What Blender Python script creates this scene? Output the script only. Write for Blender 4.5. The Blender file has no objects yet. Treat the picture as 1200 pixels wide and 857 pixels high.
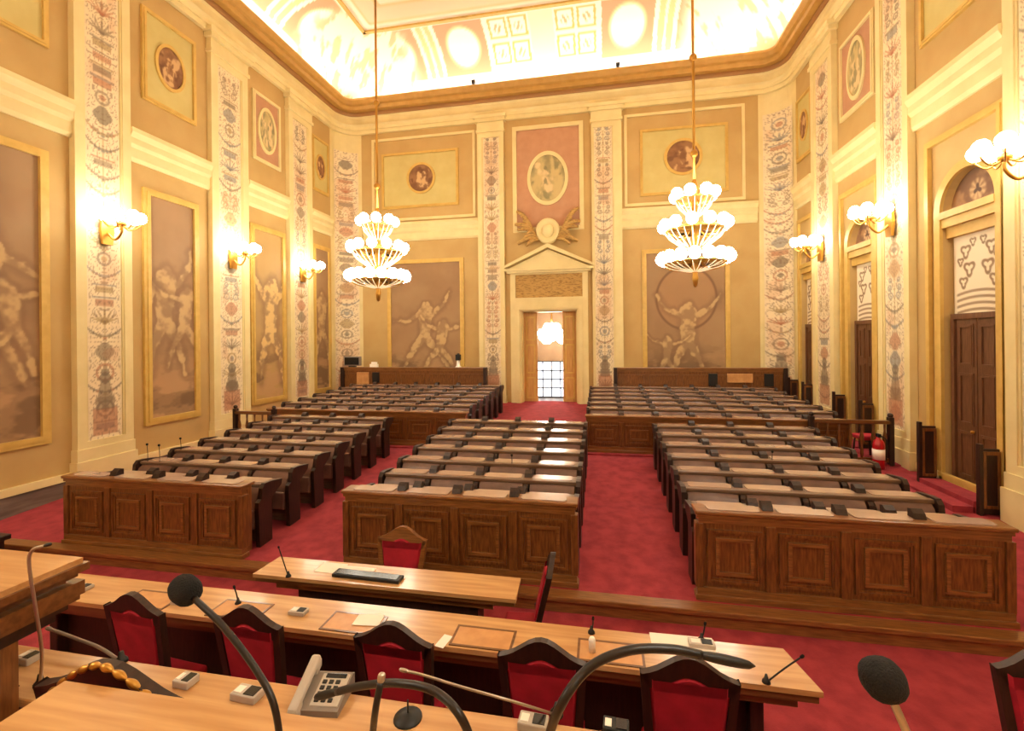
import bpy, bmesh, math, random
import numpy as np
from mathutils import Vector, Matrix

random.seed(7)
C = bpy.context.scene.collection
PI = math.pi

# ------------------------------------------------------------------ camera geometry
F, PX, PY, YAW, ROLL, H, XC = 541.0, 600.0, 398.0, math.radians(10.9), -0.010, 3.2, 1.97
FW = Vector((-math.sin(YAW), math.cos(YAW), 0)); RT = Vector((math.cos(YAW), math.sin(YAW), 0)); UP = Vector((0, 0, 1))
CAM = Vector((XC, 0, H))

def ray(x, y):
    u, v = (x-PX)/F, -(y-PY)/F
    c, s = math.cos(ROLL), math.sin(ROLL)
    u, v = c*u - s*v, s*u + c*v
    return FW + u*RT + v*UP
def on_z(x, y, z):
    d = ray(x, y); return CAM + d*((z-H)/d.z)
def on_y(x, y, Y):
    d = ray(x, y); return CAM + d*(Y/d.y)

# ------------------------------------------------------------------ the room's measures
XL, XR, D, FRONT = -8.75, 8.47, 17.9, -3.2
WELL = -0.17
RC = 0.9                                   # radius of the rounded corners

def floor_z(y):
    if y < 5.72: return WELL
    if y < 6.0: return 0.0
    if y < 11.3: return 0.39*(y-6.0)/5.3
    return 0.42 + 0.30*(y-11.3)/6.6

# ------------------------------------------------------------------ materials
def lin(c):
    return tuple(((v/255)/12.92 if v/255 <= 0.04045 else (((v/255)+0.055)/1.055)**2.4) for v in c)

def mat(name, rgb, rough=0.5, metal=0.0, rgb2=None, scale=6.0, stretch=(1, 1, 1), bump=0.0, bscale=None, coat=0.0, emit=None, estr=0.0, sheen=0.0, crough=.12, detail=4, lo=0.35, hi=0.65):
    m = bpy.data.materials.new(name); m.use_nodes = True
    nt = m.node_tree; b = nt.nodes['Principled BSDF']
    b.inputs['Base Color'].default_value = (*lin(rgb), 1)
    b.inputs['Roughness'].default_value = rough; b.inputs['Metallic'].default_value = metal
    if coat:
        b.inputs['Coat Weight'].default_value = coat; b.inputs['Coat Roughness'].default_value = crough
    if sheen: b.inputs['Sheen Weight'].default_value = sheen
    if emit:
        b.inputs['Emission Color'].default_value = (*lin(emit), 1); b.inputs['Emission Strength'].default_value = estr
    if rgb2 or bump:
        tc = nt.nodes.new('ShaderNodeTexCoord'); mp = nt.nodes.new('ShaderNodeMapping')
        mp.inputs['Scale'].default_value = stretch
        nt.links.new(tc.outputs['Object'], mp.inputs['Vector'])
        n = nt.nodes.new('ShaderNodeTexNoise'); n.inputs['Scale'].default_value = scale; n.inputs['Detail'].default_value = detail
        nt.links.new(mp.outputs['Vector'], n.inputs['Vector'])
        if rgb2:
            r = nt.nodes.new('ShaderNodeValToRGB')
            r.color_ramp.elements[0].position = lo; r.color_ramp.elements[1].position = hi
            r.color_ramp.elements[0].color = (*lin(rgb), 1); r.color_ramp.elements[1].color = (*lin(rgb2), 1)
            nt.links.new(n.outputs['Fac'], r.inputs['Fac']); nt.links.new(r.outputs['Color'], b.inputs['Base Color'])
        if bump:
            n2 = n
            if bscale:
                n2 = nt.nodes.new('ShaderNodeTexNoise'); n2.inputs['Scale'].default_value = bscale
                nt.links.new(mp.outputs['Vector'], n2.inputs['Vector'])
            bp = nt.nodes.new('ShaderNodeBump'); bp.inputs['Strength'].default_value = bump; bp.inputs['Distance'].default_value = 0.02
            nt.links.new(n2.outputs['Fac'], bp.inputs['Height']); nt.links.new(bp.outputs['Normal'], b.inputs['Normal'])
    return m

M = {
 'ochre':  mat('ochre_plaster', (194, 164, 105), 0.75, rgb2=(187, 155, 96), scale=1.3),
 'stone':  mat('cream_stucco', (230, 214, 158), 0.6, rgb2=(222, 205, 148), scale=2.0),
 'gilt':   mat('gilded_moulding', (212, 178, 96), 0.5, 0.05, rgb2=(202, 166, 84), scale=5),
 'cornice': mat('ochre_gilt_cornice', (192, 150, 78), 0.55, rgb2=(182, 140, 68), scale=4),
 'cornice_shade': mat('painted_cornice_shade', (160, 116, 68), 0.6),  # brown that stands in for the shade line below the cornice
 'panel':  mat('pale_green_ochre_paint', (204, 190, 124), 0.7, rgb2=(197, 181, 114), scale=2),
 'pink':   mat('terracotta_paint', (190, 144, 110), 0.7, rgb2=(182, 135, 101), scale=3),
 'tablet': mat('ochre_tablet', (190, 152, 84), 0.7, rgb2=(150, 114, 58), scale=9, stretch=(1, 1, 3.5), lo=0.48, hi=0.62),
 'hall':  mat('hall_plaster', (150, 118, 88), 0.8, rgb2=(138, 106, 78), scale=2),
 'plain':  mat('plain_plaster', (205, 180, 130), 0.8, rgb2=(195, 168, 118), scale=2),
 'marble': mat('grey_marble', (128, 116, 104), 0.35, rgb2=(92, 82, 74), scale=3, stretch=(1, .4, 3)),
 'walnut': mat('walnut_panelling', (132, 82, 38), 0.36, rgb2=(94, 54, 22), scale=7, stretch=(6, 6, .8), coat=0.25, bump=.05),
 'walnut_h': mat('walnut_rail', (146, 96, 50), 0.3, rgb2=(112, 70, 34), scale=7, stretch=(.6, 8, 8), coat=0.35),
 'row':    mat('worn_brown_wood', (122, 94, 72), 0.42, rgb2=(98, 72, 54), scale=6, stretch=(.5, 6, 6), coat=.15),
 'dark':   mat('dark_stained_wood', (52, 28, 18), 0.45, rgb2=(36, 18, 12), scale=8, stretch=(5, 5, .7)),
 'oak':    mat('honey_table_top', (202, 158, 106), 0.28, rgb2=(180, 132, 80), scale=3, stretch=(.5, 7, 7), coat=.3),
 'oakdk':  mat('brown_moulded_edge', (122, 78, 42), 0.3, rgb2=(96, 58, 28), scale=4, stretch=(.5, 7, 7), coat=.4),
 'leather': mat('brown_leather', (120, 88, 76), 0.45, rgb2=(100, 72, 62), scale=5, bump=.08, bscale=40, coat=.4, crough=.3),
 'deskpad': mat('glossy_pale_desk_leather', (186, 160, 146), 0.26, rgb2=(174, 148, 134), scale=3, coat=1.0, crough=.2),
 'hide':   mat('tan_leather_inlay', (204, 152, 96), 0.4, rgb2=(190, 136, 82), scale=8),
 'velvet': mat('crimson_velvet', (176, 20, 46), 0.8, rgb2=(154, 13, 36), scale=7),
 'carpet': mat('red_carpet', (164, 54, 64), 0.95, rgb2=(140, 40, 52), scale=5, bump=.25, bscale=90, detail=8),
 'black':  mat('black_plastic', (18, 17, 17), 0.5),
 'rubber': mat('black_flexible_rubber', (26, 20, 20), 0.38),
 'foam':   mat('black_foam', (16, 15, 15), 0.95, bump=.5, bscale=160),
 'chrome': mat('brushed_steel', (190, 180, 168), 0.3, 0.85),
 'grey':   mat('grey_plastic', (132, 122, 112), 0.45),
 'lgrey':  mat('pale_grey_plastic', (186, 176, 162), 0.4),
 'screen': mat('dark_display', (24, 22, 24), 0.2),
 'paper':  mat('white_paper', (244, 238, 226), 0.8),
 'brass':  mat('aged_brass', (190, 142, 64), 0.32, 0.8),
 'globe':  mat('lit_frosted_globe', (255, 244, 220), 0.5, emit=(255, 248, 230), estr=24.0),
 'crystal': mat('glowing_crystal_beads', (250, 236, 206), 0.15, emit=(255, 230, 180), estr=.7),  # strands glow by themselves, in place of lamp light caught in crystal
 'redmetal': mat('red_enamel', (170, 18, 26), 0.3),
 'door':   mat('brown_door_wood', (112, 74, 48), 0.4, rgb2=(92, 58, 36), scale=6, stretch=(6, 6, .7), coat=.1),
 'tan':    mat('tan_door_leaf', (206, 160, 92), 0.5, rgb2=(190, 142, 76), scale=4, stretch=(4, 4, .6)),
 'glass':  mat('bright_window_pane', (240, 244, 250), 0.3, emit=(232, 240, 255), estr=2.4),
 'iron':   mat('dark_window_bar', (70, 66, 66), 0.5),
}
pm = bpy.data.materials.new('painted_surface'); pm.use_nodes = True
_a = pm.node_tree.nodes.new('ShaderNodeVertexColor'); _a.layer_name = 'Paint'
pm.node_tree.links.new(_a.outputs['Color'], pm.node_tree.nodes['Principled BSDF'].inputs['Base Color'])
pm.node_tree.nodes['Principled BSDF'].inputs['Roughness'].default_value = 0.7
M['paint'] = pm

# ------------------------------------------------------------------ mesh helpers
class MB:
    """Collects shapes and links them as ONE mesh object."""
    def __init__(s, fn=None): s.v = []; s.f = []; s.sm = []; s.fn = fn
    def add(s, vs, fs, smooth=False):
        o = len(s.v)
        s.v += [tuple(s.fn(*p)) if s.fn else tuple(p) for p in vs]
        s.f += [tuple(i+o for i in f) for f in fs]; s.sm += [smooth]*len(fs)
        return s
    def box(s, x0, x1, y0, y1, z0, z1):
        return s.add([(x0,y0,z0),(x1,y0,z0),(x1,y1,z0),(x0,y1,z0),(x0,y0,z1),(x1,y0,z1),(x1,y1,z1),(x0,y1,z1)],
              [(0,3,2,1),(4,5,6,7),(0,1,5,4),(1,2,6,5),(2,3,7,6),(3,0,4,7)])
    def bbox(s, x0, x1, y0, y1, z0, z1, b=.01):
        """box with chamfered edges"""
        bm = bmesh.new(); bmesh.ops.create_cube(bm, size=1)
        for v in bm.verts:
            v.co = ((x0+x1)/2+v.co.x*(x1-x0), (y0+y1)/2+v.co.y*(y1-y0), (z0+z1)/2+v.co.z*(z1-z0))
        bmesh.ops.bevel(bm, geom=bm.edges[:], offset=b, segments=2, affect='EDGES', profile=.5)
        bm.verts.index_update()
        s.add([tuple(v.co) for v in bm.verts], [tuple(v.index for v in f.verts) for f in bm.faces]); bm.free(); return s
    def prism(s, poly, a0, a1, axis='y'):
        """poly in the plane across AXIS: axis y -> (x,z), x -> (y,z), z -> (x,y)"""
        n = len(poly)
        mk = {'y': lambda p, a: (p[0], a, p[1]), 'x': lambda p, a: (a, p[0], p[1]), 'z': lambda p, a: (p[0], p[1], a)}[axis]
        vs = [mk(p, a0) for p in poly] + [mk(p, a1) for p in poly]
        return s.add(vs, [tuple(range(n)), tuple(range(2*n-1, n-1, -1))] + [(i, (i+1) % n, n+(i+1) % n, n+i) for i in range(n)])
    def ringframe(s, outer, inner, a0, a1, axis='y'):
        """a frame: outer and inner outlines with the same number of points"""
        n = len(outer)
        mk = {'y': lambda p, a: (p[0], a, p[1]), 'x': lambda p, a: (a, p[0], p[1]), 'z': lambda p, a: (p[0], p[1], a)}[axis]
        vs = [mk(p, a0) for p in outer]+[mk(p, a0) for p in inner]+[mk(p, a1) for p in outer]+[mk(p, a1) for p in inner]
        fs = []
        for i in range(n):
            j = (i+1) % n
            fs += [(i, j, n+j, n+i), (2*n+i, 3*n+i, 3*n+j, 2*n+j), (i, 2*n+i, 2*n+j, j), (n+i, n+j, 3*n+j, 3*n+i)]
        return s.add(vs, fs)
    def lathe(s, prof, n=20, c=(0, 0, 0), smooth=True):
        vs = []; fs = []; k = len(prof)
        for i in range(n):
            a = 2*PI*i/n
            vs += [(c[0]+r*math.cos(a), c[1]+r*math.sin(a), c[2]+z) for r, z in prof]
        for i in range(n):
            j = (i+1) % n
            fs += [(i*k+q, j*k+q, j*k+q+1, i*k+q+1) for q in range(k-1)]
        if prof[0][0] > 1e-4: fs.append(tuple(i*k for i in range(n))[::-1])
        if prof[-1][0] > 1e-4: fs.append(tuple(i*k+k-1 for i in range(n)))
        return s.add(vs, fs, smooth)
    def sphere(s, c, r, n=14, sc=(1, 1, 1)):
        vs = []; fs = []; m = max(6, n//2)
        for i in range(m+1):
            t = PI*i/m
            for j in range(n):
                a = 2*PI*j/n
                vs.append((c[0]+r*sc[0]*math.sin(t)*math.cos(a), c[1]+r*sc[1]*math.sin(t)*math.sin(a), c[2]+r*sc[2]*math.cos(t)))
        for i in range(m):
            for j in range(n):
                q = (j+1) % n
                fs.append((i*n+j, (i+1)*n+j, (i+1)*n+q, i*n+q))
        return s.add(vs, fs, True)
    def tube(s, pts, r, n=10, cap=True):
        pts = [Vector(p) for p in pts]; k = len(pts)
        rr = r if isinstance(r, (list, tuple)) else [r]*k
        vs = []; fs = []; prev = None
        for i, p in enumerate(pts):
            t = (pts[min(i+1, k-1)]-pts[max(i-1, 0)]).normalized()
            if prev is None:
                a = Vector((0, 0, 1)) if abs(t.z) < .9 else Vector((1, 0, 0))
                u = t.cross(a).normalized()
            else:
                u = (prev - t*prev.dot(t)).normalized()
            prev = u; w = t.cross(u)
            vs += [tuple(p+(u*math.cos(2*PI*j/n)+w*math.sin(2*PI*j/n))*rr[i]) for j in range(n)]
        for i in range(k-1):
            fs += [(i*n+j, i*n+(j+1) % n, (i+1)*n+(j+1) % n, (i+1)*n+j) for j in range(n)]
        if cap: fs += [tuple(range(n))[::-1], tuple((k-1)*n+j for j in range(n))]
        return s.add(vs, fs, True)
    def build(s, name, m, parent=None, loc=None):
        me = bpy.data.meshes.new(name); me.from_pydata(s.v, [], s.f)
        bm = bmesh.new(); bm.from_mesh(me)
        bmesh.ops.remove_doubles(bm, verts=bm.verts, dist=1e-5) if len(s.v) < 200 else None
        bmesh.ops.recalc_face_normals(bm, faces=bm.faces)
        bm.to_mesh(me); bm.free()
        if any(s.sm) and len(me.polygons) == len(s.sm):
            me.polygons.foreach_set('use_smooth', s.sm)
        elif any(s.sm): me.polygons.foreach_set('use_smooth', [True]*len(me.polygons))
        me.materials.append(m)
        o = bpy.data.objects.new(name, me); C.objects.link(o)
        if parent: o.parent = parent
        if loc: o.location = loc
        return o

def spline(pts, n=8):
    """Catmull-Rom through points"""
    P = [Vector(p) for p in pts]; P = [P[0]*2-P[1]] + P + [P[-1]*2-P[-2]]; out = []
    for i in range(1, len(P)-2):
        for k in range(n):
            t = k/n
            out.append(.5*((2*P[i]) + (P[i+1]-P[i-1])*t + (2*P[i-1]-5*P[i]+4*P[i+1]-P[i+2])*t*t + (3*P[i]-P[i-1]-3*P[i+1]+P[i+2])*t**3))
    return out + [P[-2]]

def tag(o, label, cat, group=None, kind=None):
    o['label'] = label; o['category'] = cat
    if group: o['group'] = group
    if kind: o['kind'] = kind
    return o
def struct(o): o['kind'] = 'structure'; return o
def thing(name, label, cat, loc=(0, 0, 0), rz=0, group=None):
    o = bpy.data.objects.new(name, None); C.objects.link(o); o.location = loc; o.rotation_euler = (0, 0, rz)
    o.empty_display_size = .1
    return tag(o, label, cat, group)
def dup(root, loc, rz, label, group=None, scale=None):
    r = root.copy(); C.objects.link(r); r.location = loc; r.rotation_euler = (0, 0, rz); r['label'] = label
    if group: r['group'] = group
    if scale: r.scale = scale
    for ch in list(root.children):
        c = ch.copy(); C.objects.link(c); c.parent = r
        for g in ch.children:
            d = g.copy(); C.objects.link(d); d.parent = c
    return r

# ------------------------------------------------------------------ painting helpers (pigment on a fine grid)
def vnoise(ny, nx, cy, cx, seed):
    g = np.random.RandomState(seed).rand(int(cy)+3, int(cx)+3)
    y = np.linspace(0, cy, ny); x = np.linspace(0, cx, nx)
    yi = y.astype(int); xi = x.astype(int); fy = y-yi; fx = x-xi
    fy = fy*fy*(3-2*fy); fx = fx*fx*(3-2*fx)
    a = g[np.ix_(yi, xi)]; b = g[np.ix_(yi, xi+1)]; c = g[np.ix_(yi+1, xi)]; d = g[np.ix_(yi+1, xi+1)]
    return (a*(1-fx)+b*fx)*(1-fy)[:, None] + (c*(1-fx)+d*fx)*fy[:, None]
def fbm(ny, nx, cy, cx, seed, octs=4):
    t = np.zeros((ny, nx)); w = 0
    for o in range(octs):
        t += vnoise(ny, nx, cy*2**o, cx*2**o, seed+o*13)*.5**o; w += .5**o
    return t/w
def mix(a, b, t):
    return np.asarray(a, float)*(1-t[..., None]) + np.asarray(b, float)*t[..., None]
def sstep(a, b, x):
    t = np.clip((x-a)/(b-a), 0, 1); return t*t*(3-2*t)
def capsule(X, Y, ax, ay, bx, by, ra, rb):
    dx, dy = bx-ax, by-ay
    t = np.clip(((X-ax)*dx+(Y-ay)*dy)/(dx*dx+dy*dy+1e-9), 0, 1)
    return np.hypot(X-ax-t*dx, Y-ay-t*dy) - (ra+(rb-ra)*t)

def grotesque(w, h, seed, ny, nx):
    """a symmetric candelabra of scrolls, urns and leaves on cream"""
    w, h = w*1.5, h*1.5
    X, Y = np.meshgrid(np.linspace(-.5, .5, nx)*w, np.linspace(0, h, ny))
    A = np.abs(X); rs = np.random.RandomState(seed)
    img = mix((234, 218, 182), (224, 207, 168), fbm(ny, nx, h*2, w*3, seed))
    ink = np.full((ny, nx), -1.0); hue = np.zeros((ny, nx), int)
    y = 0.25
    cols = np.array([(120, 104, 84), (110, 112, 116), (168, 104, 74), (150, 122, 76), (96, 86, 72)], float)
    def lay(sd, k, soft=.02):
        m = sstep(soft, -soft*.3, sd)
        nonlocal img
        img = img*(1-m[..., None]*.55) + cols[k]*m[..., None]*.55
    lay(np.maximum(np.abs(A)-.012, np.abs(Y-h/2)-h/2+.2), 3, .015)
    while y < h-.5:
        k = rs.randint(5); t = rs.randint(6); r = w*(.2+.14*rs.rand())
        if t == 0:      # urn
            lay(np.maximum(A-(.07+.13*np.sin(np.clip((Y-y)/.55, 0, 1)*PI)**1.3)*w/.7, np.abs(Y-y-.28)-.28), k)
            y += .62
        elif t == 1:    # medallion ring
            q = np.hypot(X, (Y-y-r))
            lay(np.abs(q-r*.86)-.03, k); lay(q-r*.4, rs.randint(5)); y += 2*r+.1
        elif t == 2:    # scrolls out to both sides
            for sg in range(3):
                cy_, cx_, r2 = y+.16+.26*sg, w*(.2+.06*sg % .1), w*(.13-.02*sg)
                q = np.hypot(A-cx_, Y-cy_); an = np.arctan2(Y-cy_, A-cx_)
                lay(np.abs(q-r2*(.75+.18*np.sin(an)))-.022, k)
                lay(q-.03, k)
            y += .8
        elif t == 3:    # palmette leaves
            for a in (0, .5, 1.0, 1.45):
                lay(capsule(A, Y, .02, y+.1, w*.42*math.sin(a), y+.1+.42*math.cos(a*.8), .035, .012), k)
            y += .62
        elif t == 4:    # garland swag
            lay(np.abs(Y-(y+.16+1.1*(A-w*.0)**2/w*.9))-.03, k)
            for q in range(4): lay(np.hypot(A-w*.1*q-.03, Y-(y+.1+.05*q))-.035, rs.randint(5))
            y += .5
        else:           # small tablet
            lay(np.maximum(A-w*.27, np.abs(Y-y-.14)-.1), k); lay(np.maximum(A-w*.36, np.abs(Y-y-.3)-.025), rs.randint(5)); y += .42
    # a bust on a plinth at the foot
    lay(np.maximum(A-w*.36, np.abs(Y-.55)-.42), 2); lay(np.maximum(A-w*.27, np.abs(Y-1.15)-.2), 0)
    lay(capsule(X, Y, 0, 1.3, 0, 1.75, .16*w/.7, .1*w/.7), 0); lay(np.hypot(X, Y-1.95)-.12*w/.7, 4)
    n = fbm(ny, nx, h*2.2, w*2.6, seed+5, 3); half = (n+n[:, ::-1])/2          # fine curling tendrils
    m = sstep(.16, .05, np.abs((half*17) % 1-.5))*sstep(.49*w, .43*w, A)*.55
    img = img*(1-m[..., None]) + np.array((128, 104, 84.))*m[..., None]
    m = sstep(.58, .66, fbm(ny, nx, h*1.1, 1, seed+9, 2))*sstep(.5*w, .3*w, A)*.2
    return img*(1-m[..., None]) + np.array((186, 120, 84.))*m[..., None]

def figure(X, Y, x, y, hgt, pose):
    """signed distance of a generic standing or striding figure"""
    s = hgt; d = None
    J = {'hip': (x, y+.48*s), 'neck': (x+pose[0]*.1*s, y+.82*s)}
    hd = (J['neck'][0]+pose[0]*.03*s, y+.91*s)
    def u(q):
        nonlocal d
        q = q+.012*s
        d = q if d is None else np.minimum(d, q)
    u(capsule(X, Y, *J['hip'], *J['neck'], .085*s, .115*s)); u(np.hypot(X-hd[0], Y-hd[1])-.06*s)
    for i, sg in enumerate((-1, 1)):
        k = (x+sg*(.07+.12*pose[1+i])*s, y+.26*s); f = (x+sg*(.05+.28*pose[1+i])*s, y)
        u(capsule(X, Y, *J['hip'], *k, .075*s, .05*s)); u(capsule(X, Y, *k, *f, .048*s, .025*s))
        sh = (J['neck'][0]+sg*.1*s, J['neck'][1]-.03*s); a = pose[3+i]
        e = (sh[0]+sg*.19*s*math.cos(a), sh[1]+.19*s*math.sin(a)); w = (e[0]+sg*.2*s*math.cos(a+.5), e[1]+.2*s*math.sin(a+.5))
        u(capsule(X, Y, *sh, *e, .045*s, .035*s)); u(capsule(X, Y, *e, *w, .034*s, .022*s))
    return d

def sepia(w, h, seed, ny, nx, figs, rock=None, light=(200, 170, 120), base=((170, 136, 98), (143, 111, 77))):
    X, Y = np.meshgrid(np.linspace(0, w, nx), np.linspace(0, h, ny))
    img = mix(base[0], base[1], fbm(ny, nx, h*1.2, w*1.2, seed))
    img = mix(img, (168, 138, 100), sstep(.5, .75, fbm(ny, nx, h*.8, w*.8, seed+3))*.5)
    g = fbm(ny, nx, h*3, w*1.6, seed+8)                     # rough ground and foliage in the lower third
    img = mix(img, (112, 86, 60), sstep(.52, .66, g)*sstep(h*.42, h*.12, Y)*.75)
    img = mix(img, (192, 152, 108), sstep(.46, .36, g)*sstep(h*.38, h*.08, Y)*.7)
    if rock:
        q = np.hypot((X-rock[0])/rock[2], (Y-rock[1])/rock[3])
        img = mix(img, (170, 130, 90), sstep(1.04, .98, q)*.55); img = mix(img, (104, 74, 52), sstep(.07, .0, np.abs(q-1))*.7)
    tex = fbm(ny, nx, h*5, w*5, seed+21, 3)
    for (x, y, s, pose) in figs:
        d = figure(X, Y, x, y, s, pose) + (tex-.5)*.05*s
        img = mix(img, (120, 88, 62), sstep(.06*s, 0, np.abs(d-.02))*.4)
        body = mix(light, (156, 126, 90), sstep(.38, .66, tex+.2*sstep(-.03, .0, d)))
        m = sstep(.03, -.03, d)*.85; img = img*(1-m[..., None]) + body*m[..., None]
    return img

def vegetal(w, h, seed, ny, nx, a=(236, 222, 192), b=(120, 92, 62)):
    X, Y = np.meshgrid(np.linspace(-.5, .5, nx)*w, np.linspace(0, h, ny)); A = np.abs(X)
    img = np.zeros((ny, nx, 3)) + np.array(a, float)
    for (cx, cy, r, t) in ((w*.25, h*.8, .12, .04), (w*.18, h*.58, .13, .045), (w*.3, h*.42, .1, .04), (w*.1, h*.9, .07, .03), (w*.36, h*.68, .07, .035)):
        q = np.hypot(A-cx, Y-cy); an = np.arctan2(Y-cy, A-cx)
        m = sstep(t, t*.4, np.abs(q-r*(.8+.25*np.sin(3*an)))); img = img*(1-m[..., None]*.8)+np.array(b, float)*m[..., None]*.8
    for k in range(4):
        m = sstep(.035, .012, np.abs(Y-(h*.08+h*.075*k-.25*A*A/w)))*sstep(w*.46, w*.42, A)
        img = img*(1-m[..., None]*.7)+np.array(b, float)*m[..., None]*.7
    return img

def medallion_paint(n, seed, ground, figure_rgb, dark):
    X, Y = np.meshgrid(np.linspace(-1, 1, n), np.linspace(-1, 1, n))
    img = mix(ground, dark, sstep(.35, .7, fbm(n, n, 4, 4, seed))*.6)
    f = fbm(n, n, 5, 4, seed+4, 3)
    d = np.minimum(figure(X, Y, -.25, -.75, 1.3, (.4, .4, .5, .6, -.7)), figure(X, Y, .3, -.7, 1.2, (-.5, .3, .6, -.6, .4)))
    m = sstep(.1, -.06, d+(f-.5)*.9)*.85
    img = img*(1-m[..., None]) + np.array(figure_rgb, float)*m[..., None]
    m = sstep(.62, .74, fbm(n, n, 7, 7, seed+6, 2))*.7
    return img*(1-m[..., None]) + np.array(dark, float)*m[..., None]

def grid_mesh(name, P, img, parent=None):
    """P: (ny,nx,3) positions, img: (ny,nx,3) sRGB pigment"""
    ny, nx = P.shape[:2]
    idx = np.arange(ny*nx).reshape(ny, nx)
    f = np.stack([idx[:-1, :-1], idx[:-1, 1:], idx[1:, 1:], idx[1:, :-1]], -1).reshape(-1, 4)
    me = bpy.data.meshes.new(name); me.from_pydata(P.reshape(-1, 3).tolist(), [], f.tolist())
    c = np.clip(img.reshape(-1, 3)/255, 0, 1); c = np.where(c <= .04045, c/12.92, ((c+.055)/1.055)**2.4)
    at = me.color_attributes.new('Paint', 'FLOAT_COLOR', 'POINT')
    at.data.foreach_set('color', np.concatenate([c, np.ones((len(c), 1))], 1).astype(np.float32).ravel())
    me.polygons.foreach_set('use_smooth', [True]*len(f)); me.materials.append(M['paint'])
    o = bpy.data.objects.new(name, me); C.objects.link(o)
    if parent: o.parent = parent
    return o

# wall frames: (s along the wall, z up, d out into the room) -> world
WF = {'left': lambda s, d, z: (XL+d, s, z), 'right': lambda s, d, z: (XR-d, s, z), 'back': lambda s, d, z: (s, D-d, z)}
def wgrid(wall, s0, s1, z0, z1, d, ny, nx):
    S, Z = np.meshgrid(np.linspace(s0, s1, nx), np.linspace(z0, z1, ny))
    if wall == 'left': return np.stack([np.full_like(S, XL+d), S, Z], -1)
    if wall == 'right': return np.stack([np.full_like(S, XR-d), S, Z], -1)
    return np.stack([S, np.full_like(S, D-d), Z], -1)
def wframe(wall, s0, s1, z0, z1, w, d0, d1):
    """a moulded picture frame: two stepped rings"""
    m = MB(WF[wall])
    R = lambda a: [(s0+a, z0+a), (s1-a, z0+a), (s1-a, z1-a), (s0+a, z1-a)]
    m.ringframe(R(0), R(w*.45), d0, d1*.75+d0*.25); m.ringframe(R(w*.45), R(w), d0, d1)
    return m

# ------------------------------------------------------------------ floor
prof = [(FRONT, WELL), (5.72, WELL), (5.72, 0), (6.0, 0), (11.3, .39), (11.3, .42), (D+.4, .74)]
m = MB()
pv = [(XL-.2, y, z) for y, z in prof] + [(XR+.2, y, z) for y, z in prof]
n = len(prof)
m.add(pv, [(i, n+i, n+i+1, i+1) for i in range(n-1)])
struct(m.build('floor', M['carpet']))
m = MB().bbox(XL+.02, XR-.02, 5.66, 5.86, -.03, .035, .012).box(XL+.02, XR-.02, 5.70, 5.72, WELL, -.03)
struct(m.build('trim_1', M['walnut_h']))

# ------------------------------------------------------------------ walls
m = MB().box(XL-.3, XL, FRONT, D-RC, -.3, 13.1); struct(m.build('wall_left', M['ochre']))
# right wall with three arched door recesses
BAYS_R = [(8.75, 11.08, 9.05, 10.32), (12.2, 14.28, 12.62, 13.72), (15.6, 17.0, 15.85, 16.72)]
REC = 0.16
m = MB(WF['right'])
prev = FRONT
for (b0, b1, a0, a1) in BAYS_R:
    m.box(prev, a0, -.3, 0, -.3, 13.1); prev = a1
    c, r = (a0+a1)/2, (a1-a0)/2
    zs = 5.55
    arc = [(c-r*math.cos(PI*k/14), zs+r*1.05*math.sin(PI*k/14)) for k in range(15)]
    m.prism([(a0, 13.1)]+arc+[(a1, 13.1)], -.3, 0)
    m.box(a0, a1, -REC-.06, -REC, -.3, 13.1)
m.box(prev, D-RC, -.3, 0, -.3, 13.1)
struct(m.build('wall_right', M['ochre']))
# back wall with the doorway
m = MB().box(XL-.3, -1.08, D, D+.5, -.3, 13.1).box(1.08, XR+.3, D, D+.5, -.3, 13.1).box(-1.08, 1.08, D, D+.5, 4.31, 13.1)
struct(m.build('wall_back', M['ochre']))
m = MB().box(XL-.3, XR+.3, FRONT-.3, FRONT, -.3, 13.1); struct(m.build('wall_front', M['plain']))
# concave corners, each with its painted strip
def corner(sgn, name, seed):
    x0 = (XR if sgn > 0 else XL); cx, cy = x0-sgn*RC, D-RC
    ang = [PI/2*k/16 for k in range(17)]
    pts = [(cx+sgn*RC*math.cos(a), cy+RC*math.sin(a)) for a in ang]
    poly = pts + [(x0+sgn*.3, D+.3)]
    w = struct(MB().prism(poly, -.3, 13.1, 'z').build(name, M['stone']))
    nx, ny = 26, 300
    T, Z = np.meshgrid(np.linspace(.14, .9, nx)*PI/2, np.linspace(1.2, 11.1, ny))
    P = np.stack([cx+sgn*(RC-.03)*np.cos(T), cy+(RC-.03)*np.sin(T), Z], -1)
    s = grid_mesh('painted_strip', P, grotesque(.8, 9.9, seed, ny, nx), w)
corner(-1, 'wall_corner_left', 31); corner(1, 'wall_corner_right', 37)

# skirting of grey marble with a cream rail
for side in ('left', 'right'):
    m = MB(WF[side])
    for a, b in ([(FRONT, D-RC)] if side == 'left' else [(FRONT, 9.0), (10.4, 12.6), (13.74, 15.83), (16.74, D-RC)]):
        m.box(a, b, 0, .06, -.2, .42)
    struct(m.build('baseboard_'+side, M['marble']))
    m = MB(WF[side])
    for a, b in ([(FRONT, D-RC)] if side == 'left' else [(FRONT, 9.0), (10.4, 12.6), (13.74, 15.83), (16.74, D-RC)]):
        m.box(a, b, 0, .09, .42, .56)
    struct(m.build('trim_2' if side == 'left' else 'trim_3', M['stone']))

trim_no = 3
def trim(mb, m, parent=None):
    global trim_no
    trim_no += 1
    return struct(mb.build('trim_%d' % trim_no, m, parent))

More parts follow.
